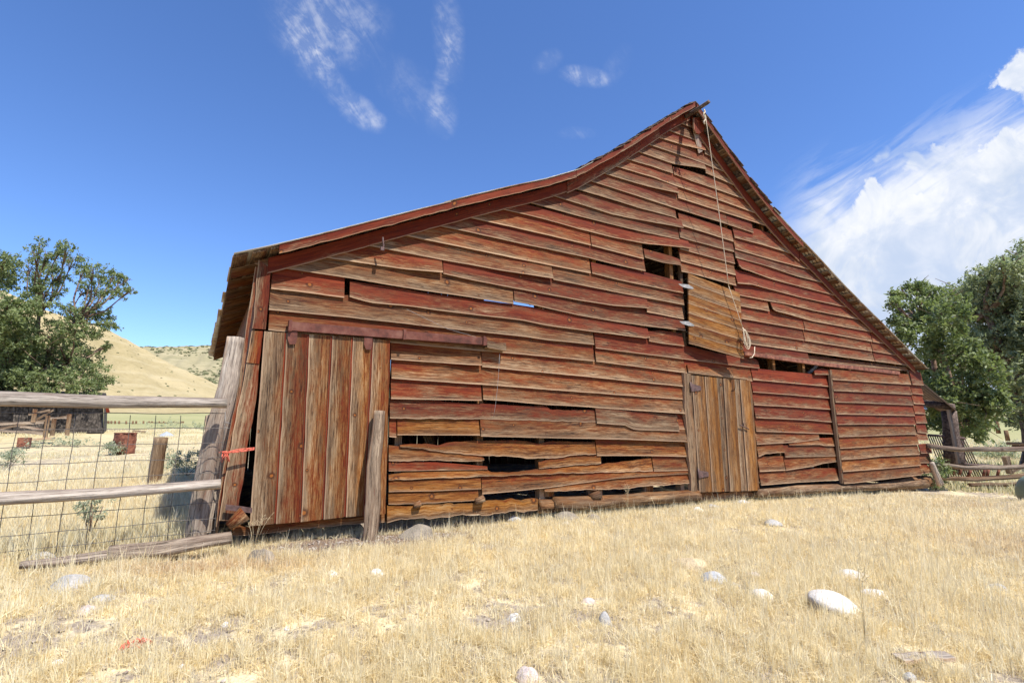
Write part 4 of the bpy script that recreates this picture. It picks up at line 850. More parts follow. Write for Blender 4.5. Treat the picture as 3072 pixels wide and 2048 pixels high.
# ================================================================ dry grass
def grassmat():
    m, t, b, out = mat('dry_grass'); a = t.n('ShaderNodeSeparateColor', {0: t.att('bd').outputs['Color']}).outputs
    c = t.ramp(a[0], [(0, (.50, .37, .17)), (.35, (.72, .59, .32)), (.7, (.83, .73, .48)), (1, (.89, .83, .63))])
    c = t.mix(a[1], c, c4(.24, .30, .10)); c = t.mix(a[2], c, c4(.46, .22, .08))
    t.nt.links.new(c, b.inputs['Base Color']); b.inputs['Roughness'].default_value = .7; b.inputs['Specular IOR Level'].default_value = .2
    tr = t.n('ShaderNodeBsdfTranslucent', {0: c}); ms = t.n('ShaderNodeMixShader', {0: .48, 1: b.outputs[0], 2: tr.outputs[0]})
    t.nt.links.new(ms.outputs[0], out.inputs[0]); return m
GRASS = grassmat()
def vnoise(x, y, s, seed=0):
    """smooth value noise"""
    g = np.random.default_rng(seed+99).random((64, 64)); u, v = x/s, y/s; i, j = np.floor(u).astype(int), np.floor(v).astype(int); fx, fy = u-i, v-j
    fx = fx*fx*(3-2*fx); fy = fy*fy*(3-2*fy); f = lambda a, b: g[a % 64, b % 64]
    return (f(i, j)*(1-fx)+f(i+1, j)*fx)*(1-fy)+(f(i, j+1)*(1-fx)+f(i+1, j+1)*fx)*fy
def cover(x, y): 
    c = .34*vnoise(x, y, .7, 1)+.36*vnoise(x, y, .26, 2)+.30*vnoise(x, y, .11, 3)
    d = np.hypot(x, y+6.5); c = c-.045+.30*sst(3.6, 5.8, d)
    mound = ((x-1.8)**2/2.4+(y+.36)**2/.17); c = np.where(mound < 1, c-.7*(1-mound), c)
    return c
def blades(name, N, rmin, rmax, az0, az1, hgt, wid, seed, label_kw, lie=0., power=1., keep=None, green=0., rust=0.):
    g = np.random.default_rng(seed)
    r_ = rmin*(rmax/rmin)**(g.random(N)**power); a = np.radians(g.uniform(az0, az1, N)); x = r_*np.cos(a); y = -6.5+r_*np.sin(a)
    # tufts: pull blades to tuft centres
    tx = np.round(x/.075+.5*np.sin(y*9)); ty = np.round(y/.075+.5*np.sin(x*8)); hsh = np.modf(np.abs(np.sin(tx*12.9898+ty*78.233)*43758.5453))[0]
    cv = cover(x, y)
    ok = (cv+.35*(g.random(N)-.5) > .44) & (hsh+.45 > g.random(N)*1.1)
    inside = (x > .15) & (x < 17.0) & (y > .12) & (y < 9.6); ok &= ~inside
    if keep is not None: ok &= keep(x, y)
    x, y, cv, hsh, r_ = x[ok], y[ok], cv[ok], hsh[ok], r_[ok]; n = len(x); z = gz(x, y)
    h = hgt*(.45+.9*g.random(n))*(.55+.9*hsh)*(.75+.8*np.clip(cv-.45, 0, .6)); h *= np.where(lie > 0, 1, 1)
    th = g.uniform(0, 2*np.pi, n); ln = (.06+.42*g.random(n)**2)+lie*(1.6+2*g.random(n)); dx, dy = np.cos(th), np.sin(th)
    wd = wid*(.6+.8*g.random(n))*(1+.17*r_); 
    px_, py_ = -dy, dx; fa = g.uniform(0, np.pi, n); px_, py_ = np.cos(fa), np.sin(fa)
    if lie: bz = .15
    levels = [(0, 0, 1.), (.45, .22, .85), (1., 1., .12)]; V = np.zeros((n, 6, 3), 'f')
    for k, (hz, bd_, ww) in enumerate(levels):
        nz = np.sqrt(1+ln**2); cx = x+dx*h*ln*bd_/nz*1.05; cy = y+dy*h*ln*bd_/nz*1.05; cz = z+h*hz/nz+(.012 if lie else -.004)
        V[:, 2*k, 0] = cx-px_*wd*ww; V[:, 2*k, 1] = cy-py_*wd*ww; V[:, 2*k, 2] = cz
        V[:, 2*k+1, 0] = cx+px_*wd*ww; V[:, 2*k+1, 1] = cy+py_*wd*ww; V[:, 2*k+1, 2] = cz
    b0 = np.arange(n)[:, None]*6; F = np.concatenate([b0+np.array([0, 1, 3, 2]), b0+np.array([2, 3, 5, 4])])
    tone = np.clip(.25+.5*hsh+.5*(g.random(n)-.35), 0, 1); gn = np.clip(green*(vnoise(x, y, 3., 7)*2-.7), 0, 1)*g.random(n)
    rs = np.clip(rust+1.1*(vnoise(x, y, 2.2, 9)-.62)*(x > 5), 0, 1)*g.random(n)
    rs = np.clip(rs+.8*np.exp(-((x-.2)**2/.5+(y+1.)**2/.06))*g.random(n), 0, 1)
    C = np.repeat(np.c_[tone, gn, rs], 6, axis=0)
    return npmesh(name, V.reshape(-1, 3), F, GRASS, C, smooth=False, **label_kw)
blades('dry_grass', 760000, 2.3, 17, 2, 116, .066, .0013, 21, dict(label='short dry golden grass covering the yard in front of the barn', cat='grass', kind='stuff'), power=.95)
blades('grass_stems', 90000, 2.3, 15, 2, 116, .155, .0010, 27, dict(label='thin taller upright grass stems standing above the short grass', cat='grass', kind='stuff'), power=.9)
blades('straw_litter', 190000, 2.3, 13, 2, 116, .10, .0016, 22, dict(label='flattened dead straw lying between the grass tufts', cat='straw', kind='stuff'), lie=1., power=1.)
blades('field_grass', 150000, 6, 60, 84, 112, .11, .0018, 23, dict(label='sparse dry field grass beyond the wire fence', cat='grass', kind='stuff'), keep=lambda x, y: (y > .5) & (x < .1) & (vnoise(x, y, 2.5, 5)+.25*np.exp(-(y-1)**2/6) > .42), green=.35)
blades('tall_grass', 14000, 6.2, 9.5, 86, 116, .24, .0016, 24, dict(label='tall pale bunch grass growing along the wire fence', cat='grass', kind='stuff'), keep=lambda x, y: (np.abs(y-.25-.3*np.sin(x*2)) < .55) & (x < .05), green=.15)
blades('pasture_grass', 60000, 13, 60, 0, 24, .16, .003, 25, dict(label='green and gold pasture grass beyond the rail fence on the right', cat='grass', kind='stuff'), keep=lambda x, y: (x > 17.6), green=1.)
# sagebrush dots on the far hill
g = np.random.default_rng(5); Vs = []; Fs = []; nb = 0
ico = np.array([(0, 0, 1)]+[(math.cos(a)*.9, math.sin(a)*.9, .35) for a in np.linspace(0, 2*math.pi, 6, endpoint=False)]+[(math.cos(a)*.8, math.sin(a)*.8, -.3) for a in np.linspace(.5, 2*math.pi+.5, 6, endpoint=False)])
icf = [(0, 1+i, 1+(i+1) % 6, 1+(i+1) % 6) for i in range(6)]
nv = 0; T = []
for k in range(2600):
    i = g.integers(12, 60); j = g.integers(20, 110); f = g.random(2)
    P = FHV[i-1, j]*(1-f[0])+FHV[i, j]*f[0]; P = P*(1-f[1])+(FHV[i-1, j+1]*(1-f[0])+FHV[i, j+1]*f[0])*f[1]
    if math.sin(P[0]*.05)+math.sin(P[1]*.03+2)+g.normal()*.6 < -.4: continue
    s_ = g.uniform(.7, 2.1); pts_ = ico*s_*g.uniform(.7, 1.2, (13, 1))*np.array([1, 1, .7])+P; Vs.append(pts_)
    for q_ in range(6): 
        T.append((nv, nv+1+q_, nv+1+(q_+1) % 6)); T.append((nv+1+q_, nv+7+q_, nv+1+(q_+1) % 6)); T.append((nv+1+(q_+1) % 6, nv+7+q_, nv+7+(q_+1) % 6))
    nv += 13
nh = HV
for k in range(260):
    i = g.integers(8, 59); j = g.integers(20, 140); P = nh[i, j]*(1-g.random())+nh[i-1, j+1]*g.random()*0+nh[i, j]*0
    P = nh[i, j]+(nh[i-1, j+1]-nh[i, j])*g.random(); s_ = g.uniform(.25, .7); Vs.append(ico*s_*g.uniform(.7, 1.2, (13, 1))*np.array([1, 1, .7])+P)
    for q_ in range(6):
        T.append((nv, nv+1+q_, nv+1+(q_+1) % 6)); T.append((nv+1+q_, nv+7+q_, nv+1+(q_+1) % 6)); T.append((nv+1+(q_+1) % 6, nv+7+q_, nv+7+(q_+1) % 6))
    nv += 13
SAGE = simple('sagebrush', [(.3, (.07, .08, .035)), (.7, (.16, .16, .08))], .5, .9, coord='obj', bump=0)
npmesh('sagebrush', np.concatenate(Vs), np.array(T), SAGE, smooth=False, label='scattered dark sagebrush dotting the hillsides', cat='shrubs', kind='stuff')

# small gravel and clods on the bare patches
g = np.random.default_rng(31); N = 5200
rr_ = 2.4*(9/2.4)**g.random(N); aa_ = np.radians(g.uniform(4, 112, N)); px_ = rr_*np.cos(aa_); py_ = -6.5+rr_*np.sin(aa_)
k1 = int(N*.22); px_[:k1] = g.normal(1.75, .75, k1); py_[:k1] = g.normal(-.42, .16, k1)
ok = ((cover(px_, py_)+.2*(g.random(N)-.5) < .47) | (np.arange(N) < k1)) & (py_ < -.02); px_, py_ = px_[ok], py_[ok]
ic = np.array([(0, 0, 1), (0, 0, -1), (1, 0, 0), (-1, 0, 0), (0, 1, 0), (0, -1, 0), (.6, .6, .55), (-.6, .6, .5), (.6, -.6, .5), (-.6, -.6, .55)])
ff_ = [(0, 6, 7), (0, 7, 9), (0, 9, 8), (0, 8, 6), (6, 4, 7), (7, 3, 9), (9, 5, 8), (8, 2, 6), (2, 4, 6), (4, 3, 7), (3, 5, 9), (5, 2, 8)]
n = len(px_); s_ = (.004+.013*g.random(n)**3)[:, None, None]*(1+.3*g.normal(size=(n, 10, 1)).clip(-1, 1)); V = ic[None]*s_*np.array([1.2, 1., .75]); V = V+np.stack([px_, py_, gz(px_, py_)+.004], 1)[:, None]
F = (np.arange(n)[:, None, None]*10+np.array(ff_)[None]).reshape(-1, 3)
GR = simple('gravel', [(.3, (.10, .075, .055)), (.5, (.24, .19, .15)), (.7, (.42, .38, .33))], 9, .9, coord='obj', bump=0)
npmesh('gravel', V.reshape(-1, 3), F, GR, smooth=False, label='small gravel and dirt clods on bare ground', cat='gravel', kind='stuff')
# ================================================================ things in the yard
# left fence ------------------------------------------------------
fe = empty('fence', wp(300, 1640, 6.2), 'left pole-and-wire fence with two grey rails and square mesh, running into the barn corner', 'fence')
def logp(name, P, r, parent, bd=(0, .95, .2), lump=.06, n=30, mt=WOOD, step=.07, **kw):
    m = MB(); tube(m, P, r, n, bd, lump, step); return m.build(name, mt, parent, **kw)
logp('rail', [wp(-900, 1190, 6.14), wp(0, 1196, 6.14), wp(300, 1204, 6.14), wp(681, 1209, 6.14)], [.07, .063, .06, .055], fe, (0, 1., .3))
logp('rail', [wp(-900, 1545, 6.14), wp(0, 1496, 6.14), wp(300, 1480, 6.14), wp(662, 1451, 6.14)], [.06, .056, .05, .052], fe, (0, 1., .1))
logp('post', [wp(575, 1660, 6.40), wp(600, 1520, 6.40), wp(640, 1330, 6.42), wp(685, 1150, 6.44), wp(708, 1013, 6.46)], [.112, .105, .10, .09, .082], fe, (0, .90, .3), .10, label='stout leaning grey post rising above the rails')
px_plank('split_slab', 'J90,1200 160,400 H170,1568 200,1200 235,1040', 'J400,1180 370,500 H400,1150 480,950', D=6.56, D2=6.6, th=.05, bd=(0, .9, .2), jag=.012, parent=fe, step=.05)
px_plank('split_slab', 'J60,1240 100,760 165,500', 'J330,1200 380,760 400,500', D=6.50, D2=6.5, th=.05, bd=(0, .9, .2), jag=.01, parent=fe, step=.05)
logp('post', [wp(-420, 1780, 6.3), wp(-400, 1130, 6.3)], [.1, .09], fe, (0, .9, .2), .07)
m = MB(); D = 6.22; vx = [-480, -385, -295, -205, -118, -34, 51, 139, 224, 306, 388, 464, 539, 611, 672]
zt = lambda x: wp(x, 1253-.042*x, D)[2]; 
for x in vx:
    P = wp(x+5, 1245, D); z1 = 1.60 if x > 300 else 1.60; X0 = P[0]
    tube(m, [(X0+.004*math.sin(k*1.9+x)-.012*k/8, P[1]+.008*math.sin(k*1.3+x), 1.60-(1.22)*k/8) for k in range(9)], .0032, 5)
x0 = wp(-480, 1245, D)[0]; x1 = wp(676, 1245, D)[0]
for k, z in enumerate([1.60, 1.452, 1.30, 1.15, 1.0, .85, .70, .55, .41]):
    tube(m, [(x0+(x1-x0)*u, wp(0, 1245, D)[1]+.012*math.sin(u*17+k), z+.045*u-(.02 if k < 8 else 0)*u+.004*math.sin(u*22+k*2)) for u in np.linspace(0, 1, 40)], .0033 if k else .004, 5)
m.build('wire_mesh', WIRE, fe)
m = MB(); P0 = wp(*pts('H455,1000')[0], 6.2); tube(m, [P0, wp(*pts('H440,1310')[0], 6.2)], .002, 5); 
for cx, cy in ((470, 1130), (460, 1190)): tube(m, [wp(*pts(f'H{cx-35},{cy+5}')[0], 6.2), wp(*pts(f'H{cx},{cy-8}')[0], 6.17), wp(*pts(f'H{cx+45},{cy+5}')[0], 6.2)], .0025, 5)
m.build('wire_tie', GALV, fe)
lg = empty('fallen_log', wp(380, 1650, 6.0), 'weathered grey pole lying on the ground under the wire fence', 'log')
m = MB(); tube(m, [wp(60, 1694, 5.98), wp(200, 1682, 5.96), wp(345, 1664, 5.96)], [.03, .045, .055], 30, (0, .9, .3), .1, .06); tube(m, [wp(325, 1660, 5.96), wp(480, 1646, 5.95), wp(600, 1626, 5.96), wp(693, 1612, 5.98)], [.065, .07, .065, .06], 30, (0, .85, .45), .08, .06); m.build('log', WOOD, lg)
# orange twine -----------------------------------------------------
tw = MB()
a, b_ = wp(*pts('J490,165')[0], 6.26), wp(*pts('J885,108')[0], 6.30)
for k in range(5):
    P = [a+(b_-a)*u+np.array([0, -.005, .012*math.sin(u*5+k*1.3)+.006*(k-2)*(1-u)]) for u in np.linspace(0, 1, 14)]; tube(tw, P, .004, 5)
for k in range(26):
    e = a+np.array([R_.uniform(-.05, .06), R_.uniform(-.03, .0), R_.uniform(-.11, .03)]); tube(tw, [a+np.array([R_.uniform(-.02, .03), -.01, R_.uniform(-.02, .02)]), (a+e)/2+np.array([R_.uniform(-.02, .02), -.02, 0]), e], .0028, 4)
tag(tw.build('twine', TWINE, None), 'frayed orange baling twine tied around the leaning corner planks', 'twine')
# leaning prop post ------------------------------------------------
pb = gpt(1108, 1618); m = MB(); tp = wp(1138, 1232, 6.27)
tube(m, [pb-np.array([0, 0, .05]), pb*.72+tp*.28+np.array([.012, 0, 0]), pb*.45+tp*.55-np.array([.015, 0, 0]), pb*.18+tp*.82, tp], [.082, .088, .08, .072, .064], 30, (0, .80, .25), .07, .05)
tag(m.build('prop_post', WOOD, None), 'short crooked grey post propped against the sliding door', 'post')
# rope -------------------------------------------------------------
m = MB()
r0, r1 = wp(2116, 345, 5.9), wp(2186, 858, 6.12)
tube(m, [r0, r0*.5+r1*.5+np.array([.01, 0, 0]), r1], .0075, 6, step=.3)
r2 = wp(*pts('C2185,700')[0], 6.08); tube(m, [r1, wp(*pts('C2110,480')[0], 6.1), r2], .006, 6, step=.2)
for k in range(5):
    bx2, by2, wd_ = 2232+13*math.sin(k*2.2), 872+20*math.cos(k*1.9), 24+9*math.sin(k*1.4+1)
    P = []
    for a in np.linspace(0, 2*math.pi, 26):
        h_ = (1-math.cos(a))/2; X_ = 2196+(bx2-2196)*h_**.8+wd_*math.sin(a)*(.45+.55*h_); Y_ = 712+(by2-712)*h_
        P.append(wp(1500+X_/3, 750+Y_/3, 6.04+.015*math.sin(a*2+k)+.006*k))
    tube(m, P, .006, 6)
tube(m, [r2, wp(*pts('C2190,715')[0], 6.05), wp(*pts('C2215,735')[0], 6.04)], .011, 6)
tube(m, [wp(*pts('C2292,870')[0], 6.03), wp(*pts('C2290,930')[0], 6.03), wp(*pts('C2270,965')[0], 6.03), wp(*pts('C2248,968')[0], 6.03)], .009, 6)
tube(m, [wp(*pts('B1835,-5')[0], 5.92)+np.array([.03*math.sin(k*1.8), 0, -.045*k]) for k in range(8)], .016, 6)
tag(m.build('rope', ROPE, None), 'pale hay rope hanging from the ridge to the loft door, ending in a coil', 'rope')
for nm, s_, lab in (('wire', 'A1320,982 1690,1160 2030,1255', 'thin loose wire drooping over the boards above the door track'), ('wire', 'F1197,180 1185,400 1165,610 1140,760', 'thin hanging wire below the end of the left door track')):
    m = MB(); tube(m, [wp(x, y, 6.38) for x, y in pts(s_)], .0022, 5, step=.15); tag(m.build(nm, GALV, None), lab, 'wire', 'loose wires on the barn wall')
# stones -----------------------------------------------------------
def stonemat(name, a, b2):
    m, t, b, _ = mat(name); p = t.n('ShaderNodeTexCoord').outputs['Object']
    n = t.m('ADD', t.m('MULTIPLY', t.noise(p, 7, 6, .65), .6), t.m('MULTIPLY', t.noise(p, 60, 5, .7), .4)); c = t.ramp(n, [(.36, a), (.62, b2)]); lich = t.ss(t.noise(p, 16, 4, .6), .56, .62); c = t.mix(t.m('MULTIPLY', lich, .3), c, c4(.12, .105, .08))
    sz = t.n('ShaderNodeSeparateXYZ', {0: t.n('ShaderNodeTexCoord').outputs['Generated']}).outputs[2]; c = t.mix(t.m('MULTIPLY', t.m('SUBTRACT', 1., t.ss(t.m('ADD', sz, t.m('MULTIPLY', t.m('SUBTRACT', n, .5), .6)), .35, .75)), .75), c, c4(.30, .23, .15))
    t.nt.links.new(c, b.inputs['Base Color']); b.inputs['Roughness'].default_value = .9
    t.nt.links.new(t.n('ShaderNodeBump', {'Strength': .9, 'Distance': .03, 'Height': n}).outputs[0], b.inputs['Normal']); return m
ST = {'grey': stonemat('grey_stone', (.27, .26, .24), (.44, .42, .39)), 'white': stonemat('pale_stone', (.48, .45, .41), (.70, .67, .62)), 'pink': stonemat('pink_stone', (.42, .34, .30), (.62, .54, .49)),
      'tan': stonemat('tan_stone', (.38, .29, .17), (.60, .48, .30)), 'blue': stonemat('bluish_stone', (.27, .275, .28), (.45, .455, .46)), 'brown': stonemat('brown_stone', (.14, .12, .09), (.30, .25, .19))}
def stone(px, py, wpx, hpx, kind, label, depth=1., ang=0., tilt=0., block=False, group='stones in the grass', lift=.5):
    base = gpt(px, py+hpx*.5); dist = np.linalg.norm(base-CAM); k = dist/FPX
    rx = wpx*k*.5; rz = max(hpx*k*.70, .014); ry = rx*depth*.8
    bm = __import__('bmesh').new(); 
    if block:
        __import__('bmesh').ops.create_icosphere(bm, subdivisions=4, radius=1)
        pl = [Vector((R_.gauss(0, 1), R_.gauss(0, 1), R_.gauss(0, .8))).normalized() for _ in range(11)]
        for v in bm.verts:
            u_ = v.co.normalized(); v.co = u_*min([1.05]+[.72/max(.05, u_.dot(n_)) for n_ in pl])
    else: __import__('bmesh').ops.create_icosphere(bm, subdivisions=4, radius=1)
    sd2 = R_.random()*30; up_ = R_.random()
    for v in bm.verts:
        p = v.co.copy(); nn = .0
        for (f_, a2) in ((1.3, .13), (2.7, .07), (5.5, .03)): nn += a2*(math.sin(p.x*f_+sd2)*math.cos(p.y*f_*1.2+sd2*2)+math.sin(p.z*f_*1.4+sd2*3+p.x))
        v.co = p*(1+nn) if not block else p*(1+nn*.25)
        v.co.x *= rx; v.co.y *= ry; v.co.z *= rz
    me = bpy.data.meshes.new('stone'); bm.to_mesh(me); bm.free()
    me.polygons.foreach_set('use_smooth', [not block]*len(me.polygons)); me.materials.append(ST[kind])
    o = bpy.data.objects.new('stone', me); COL.objects.link(o); o.location = (base[0], base[1], base[2]+rz*(lift-.80))
    o.rotation_euler = (R_.uniform(-.1, .1)+tilt*.3, tilt, math.radians(-31)+ang); tag(o, label, 'stone', group)
def GG(x, y): return 1536+x*.6531, 1350+y*.6531
def GL(x, y): return x*.6531, 1350+y*.6531
yard = [
 (GG(815, 495), 118, 44, 'tan', 'large flat tan stone half sunk in the grass in front of the small door'), (GG(930, 575), 66, 34, 'blue', 'smooth bluish-grey stone just below the large tan stone'),
 (GG(1105, 560), 50, 27, 'pink', 'small round pinkish-white stone resting on top of the grass'), (GG(1575, 560), 70, 26, 'white', 'pale rounded stone to the right, level with the pinkish one'),
 (GG(1470, 690), 142, 50, 'white', 'biggest pale elongated boulder, sloping down to the right, in the right foreground'), (GG(1150, 655), 56, 26, 'white', 'pale stone straight below the pinkish one'),
 (GG(1665, 645), 54, 24, 'white', 'pale stone just right of the biggest boulder, half hidden by grass'), (GG(2225, 620), 46, 28, 'grey', 'grey stone near the right edge of the photo'),
 (GG(1195, 330), 46, 18, 'grey', 'flat grey stone in the grass, right of the small door and away from the wall'), (GG(75, 1010), 60, 56, 'pink', 'brownish-pink stone at the bottom edge near the middle'), (GG(430, 765), 34, 46, 'grey', 'upright pale grey stone poking out left of centre foreground'),
 (GG(15, 750), 40, 34, 'white', 'white flat stone at the centre of the foreground'), (GL(1525, 562), 32, 18, 'white', 'small white stone in front of the prop post, left one of two'), (GL(1725, 555), 40, 32, 'white', 'roundish cream stone in front of the prop post, right one of two'),
 (GL(15, 515), 36, 40, 'tan', 'rounded tan stone at the left edge below the fallen pole'), (GL(175, 500), 56, 34, 'grey', 'grey stone lying against the fallen pole'),
 (GL(415, 720), 48, 20, 'pink', 'pinkish flat stone in the left foreground grass'), (GL(475, 672), 62, 26, 'grey', 'dull grey stone just above the pinkish one in the left foreground'), (GL(262, 972), 26, 16, 'white', 'tiny white stone near the red scrap'),
 (GL(1515, 955), 48, 28, 'tan', 'tan stone near the bottom, left of centre'), (GG(1860, 750), 52, 22, 'tan', 'low tan stone at right, buried in the grass'), (GG(925, 635), 30, 12, 'white', 'small white stone between the bluish stone and the pale one'),
 (GG(1025, 612), 34, 12, 'blue', 'low bluish stone beside the bluish-grey one'), (GG(360, 680), 40, 20, 'pink', 'small pinkish stone in dead grass, left of centre foreground'), (GL(1040, 795), 22, 14, 'white', 'small white chip in the left foreground'),
 (GG(1830, 1030), 30, 20, 'grey', 'small grey stone by the plank at lower right'), (GL(1315, 815), 14, 12, 'white', 'tiny white pebble on the bare patch left of centre'), (GL(832, 990), 18, 12, 'white', 'tiny white pebble near the bottom, right of the red scrap')]
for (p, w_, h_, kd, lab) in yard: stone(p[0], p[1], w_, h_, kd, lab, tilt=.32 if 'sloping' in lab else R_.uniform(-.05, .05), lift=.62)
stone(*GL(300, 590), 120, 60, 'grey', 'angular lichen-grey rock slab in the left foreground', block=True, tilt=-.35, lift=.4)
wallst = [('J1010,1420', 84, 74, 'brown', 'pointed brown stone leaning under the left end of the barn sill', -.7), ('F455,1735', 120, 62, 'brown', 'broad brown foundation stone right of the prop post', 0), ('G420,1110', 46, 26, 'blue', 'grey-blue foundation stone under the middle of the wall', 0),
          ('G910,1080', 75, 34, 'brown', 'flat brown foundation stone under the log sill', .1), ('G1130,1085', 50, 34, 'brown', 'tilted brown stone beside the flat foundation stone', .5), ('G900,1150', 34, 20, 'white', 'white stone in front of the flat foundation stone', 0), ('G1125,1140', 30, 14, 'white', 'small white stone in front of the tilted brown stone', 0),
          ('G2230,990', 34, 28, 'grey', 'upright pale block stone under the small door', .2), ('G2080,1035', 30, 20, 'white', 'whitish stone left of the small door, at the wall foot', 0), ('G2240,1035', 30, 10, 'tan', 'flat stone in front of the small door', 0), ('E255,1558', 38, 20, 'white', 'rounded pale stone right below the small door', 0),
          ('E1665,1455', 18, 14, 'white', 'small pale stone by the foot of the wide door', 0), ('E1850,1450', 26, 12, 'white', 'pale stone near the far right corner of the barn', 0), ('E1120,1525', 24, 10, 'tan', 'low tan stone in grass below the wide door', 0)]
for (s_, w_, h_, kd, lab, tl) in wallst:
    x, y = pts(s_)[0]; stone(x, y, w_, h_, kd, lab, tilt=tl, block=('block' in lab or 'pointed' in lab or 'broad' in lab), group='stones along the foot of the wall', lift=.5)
# scraps -----------------------------------------------------------
p = gpt(2795, 1998); m = MB(); ax = np.array([.86, -.5, 0]); bx_ = np.array([.5, .86, 0])
strip(m, [p-ax*.17+np.array([0, 0, .035]), p+ax*.17+np.array([0, 0, .045])], [p-ax*.17+bx_*.11+np.array([0, 0, .035]), p+ax*.17+bx_*.11+np.array([0, 0, .05])], th=.02, back=(0, 0, -1), bd=(0, 1.05, .0), n=6, jag=.008)
tag(m.build('plank', WOOD, None), 'short splintered grey board lying in the grass at lower right', 'plank')
p = gpt(395, 1955); m = MB()
for k in range(16):
    q0 = p+np.array([R_.uniform(-.05, .05), R_.uniform(-.04, .04), .02+R_.uniform(0, .03)]); q1 = q0+np.array([R_.uniform(-.06, .06), R_.uniform(-.05, .05), R_.uniform(-.02, .03)]); tube(m, [q0, (q0+q1)/2+np.array([0, 0, .02]), q1], .0035, 4)
tag(m.build('twine_scrap', TWINE, None), 'faded tangle of orange twine on the ground at lower left', 'twine')
# dry weeds --------------------------------------------------------
WEED = simple('dry_stalk', [(.3, (.34, .26, .14)), (.7, (.60, .50, .32))], 40, .8, bump=0)
def weed(px, py, h, label, n=7, seed=0, spread=.5):
    g = random.Random(seed); b0 = gpt(px, py); m = MB()
    for k in range(n):
        a = g.uniform(0, 6.28); s_ = g.uniform(.3, 1)*spread; top = b0+np.array([math.cos(a)*h*s_, math.sin(a)*h*s_*.6, h*g.uniform(.7, 1.05)]); mid = b0*.45+top*.55+np.array([0, 0, h*.12])
        tube(m, [b0, mid, top], [.0022, .0016, .0009], 4)
        for j in range(6):
            u = g.uniform(.45, 1); q0 = mid+(top-mid)*u; q1 = q0+np.array([g.uniform(-.08, .08), g.uniform(-.06, .06), g.uniform(.02, .09)])*h*1.6; tube(m, [q0, q1], [.0012, .0006], 4)
    tag(m.build('weed', WEED, None), label, 'weed', 'dry weeds')
weed(2628, 1452, .80, 'tall branching dry weed in front of the wide door', 8, 1, .42); weed(2738, 1440, .62, 'thin dry weed right of the tall branching one', 4, 2, .15); weed(1990, 1520, .62, 'dry branching weed left of the small door', 6, 3, .3); weed(1885, 1545, .5, 'slim dry weed at the wall foot, left of the small door weed', 5, 4, .15)
weed(2598, 1950, .62, 'bare thin dry stalk in the right foreground', 2, 5, .12); weed(760, 1650, .34, 'curved seed-headed dry weed under the sliding door', 7, 6, .5); weed(620, 1625, .4, 'green-tinged dry weed at the fence post foot', 7, 7, .3); weed(2610, 1540, .34, 'sparse dry stalk in the grass right of centre', 3, 8, .2)
def bush(name, px, py, dist, w_, h_, label, n, seed, mt=LEAF3, size=.03):
    b0 = at(px, py, dist); b0[2] = gz(b0[0], b0[1]); root = empty(name, b0, label, 'bush', 'green bushes and weeds in the field'); g = np.random.default_rng(seed)
    cs = [b0+np.array([g.uniform(-w_, w_)*.4, g.uniform(-w_, w_)*.4, h_*g.uniform(.3, .75)]) for _ in range(6)]
    V, F, C = leaves(np.array(cs), [w_*.33]*6, [n//6]*6, size, seed, asp=.3, flat=h_/w_*.9); npmesh('foliage', V-np.array(root.location), F, mt, C, smooth=False, parent=root)
    m = MB()
    for c in cs: tube(m, [b0, c], [.008, .004], 4)
    m.build('stem', BARK, root)
bush('sage_bush', 565, 1385, 15.5, 1.3, .85, 'grey-green bush behind the wire fence, beside the leaning post', 1500, 1, size=.04)
bush('sage_bush', 352, 1300, 27.5, .8, .6, 'small green weed behind the rusty drum', 700, 2, size=.05)
bush('sage_bush', 270, 1590, 7.6, .26, .6, 'thin reddish-green creeper climbing the wire mesh', 150, 3, size=.018)
bush('sage_bush', 30, 1350, 20, .7, .6, 'loose green weed at the left edge of the field', 350, 4, size=.035)
bush('sage_bush', 155, 1325, 34, 2.6, .4, 'low green weeds in front of the collapsed shed', 500, 5, size=.06)
bush('sage_bush', 560, 1312, 60, 6, .5, 'green weed patch in the far field left of the barn', 1300, 6, size=.08)
bush('sage_bush', 2790, 1325, 19, 1.6, .9, 'dark scrub behind the hay rack', 1800, 7, LEAF1, size=.05)
bush('sage_bush', 2990, 1320, 40, 3.4, .9, 'yellow-green bush by the far posts on the right', 2400, 8, size=.07)
# left background ----------------------------------------------------
sh = empty('shed', at(200, 1297, 45), 'dark collapsing board shed with a red-edged roof under the locust trees', 'shed')
def V3(px, py, d): return at(px, py, d)
m = MB(); g0 = [(-160, 44.5), (60, 44.2), (205, 44.), (312, 43.8)]
for k in range(36):
    f = k/36; x = 40+f*270; d = 44.4-.5*f
    lean = R_.uniform(-4, 4) if x < 250 else 0
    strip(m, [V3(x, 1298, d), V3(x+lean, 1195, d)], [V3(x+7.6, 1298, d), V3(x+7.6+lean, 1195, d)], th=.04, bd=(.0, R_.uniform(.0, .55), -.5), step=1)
m.build('front_wall', SHADEDWOOD, sh)
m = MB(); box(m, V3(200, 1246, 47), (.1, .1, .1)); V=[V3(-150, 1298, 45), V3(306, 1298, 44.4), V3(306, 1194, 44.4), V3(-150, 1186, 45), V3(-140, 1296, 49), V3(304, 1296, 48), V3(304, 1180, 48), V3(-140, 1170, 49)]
m = MB(); m.add(V, [(0, 1, 2, 3), (5, 4, 7, 6), (1, 5, 6, 2), (4, 0, 3, 7), (3, 2, 6, 7)], bd=(0, .3, -.5)); m.build('dark_backing', SHADEDWOOD, sh)  # added dark box behind the planks, so no light shows through gaps
m = MB(); 
for k in range(16): 
    d = 43.8+k*.26; x = 310+.6*k; strip(m, [V3(x, 1297-.1*k, d), V3(x+3, 1196, d)], [V3(x+.6, 1297-.1*k, d+.25), V3(x+3.6, 1196, d+.25)], th=.04, bd=(.6, .3, .1), step=1)
m.build('side_wall', SHADEDWOOD, sh)
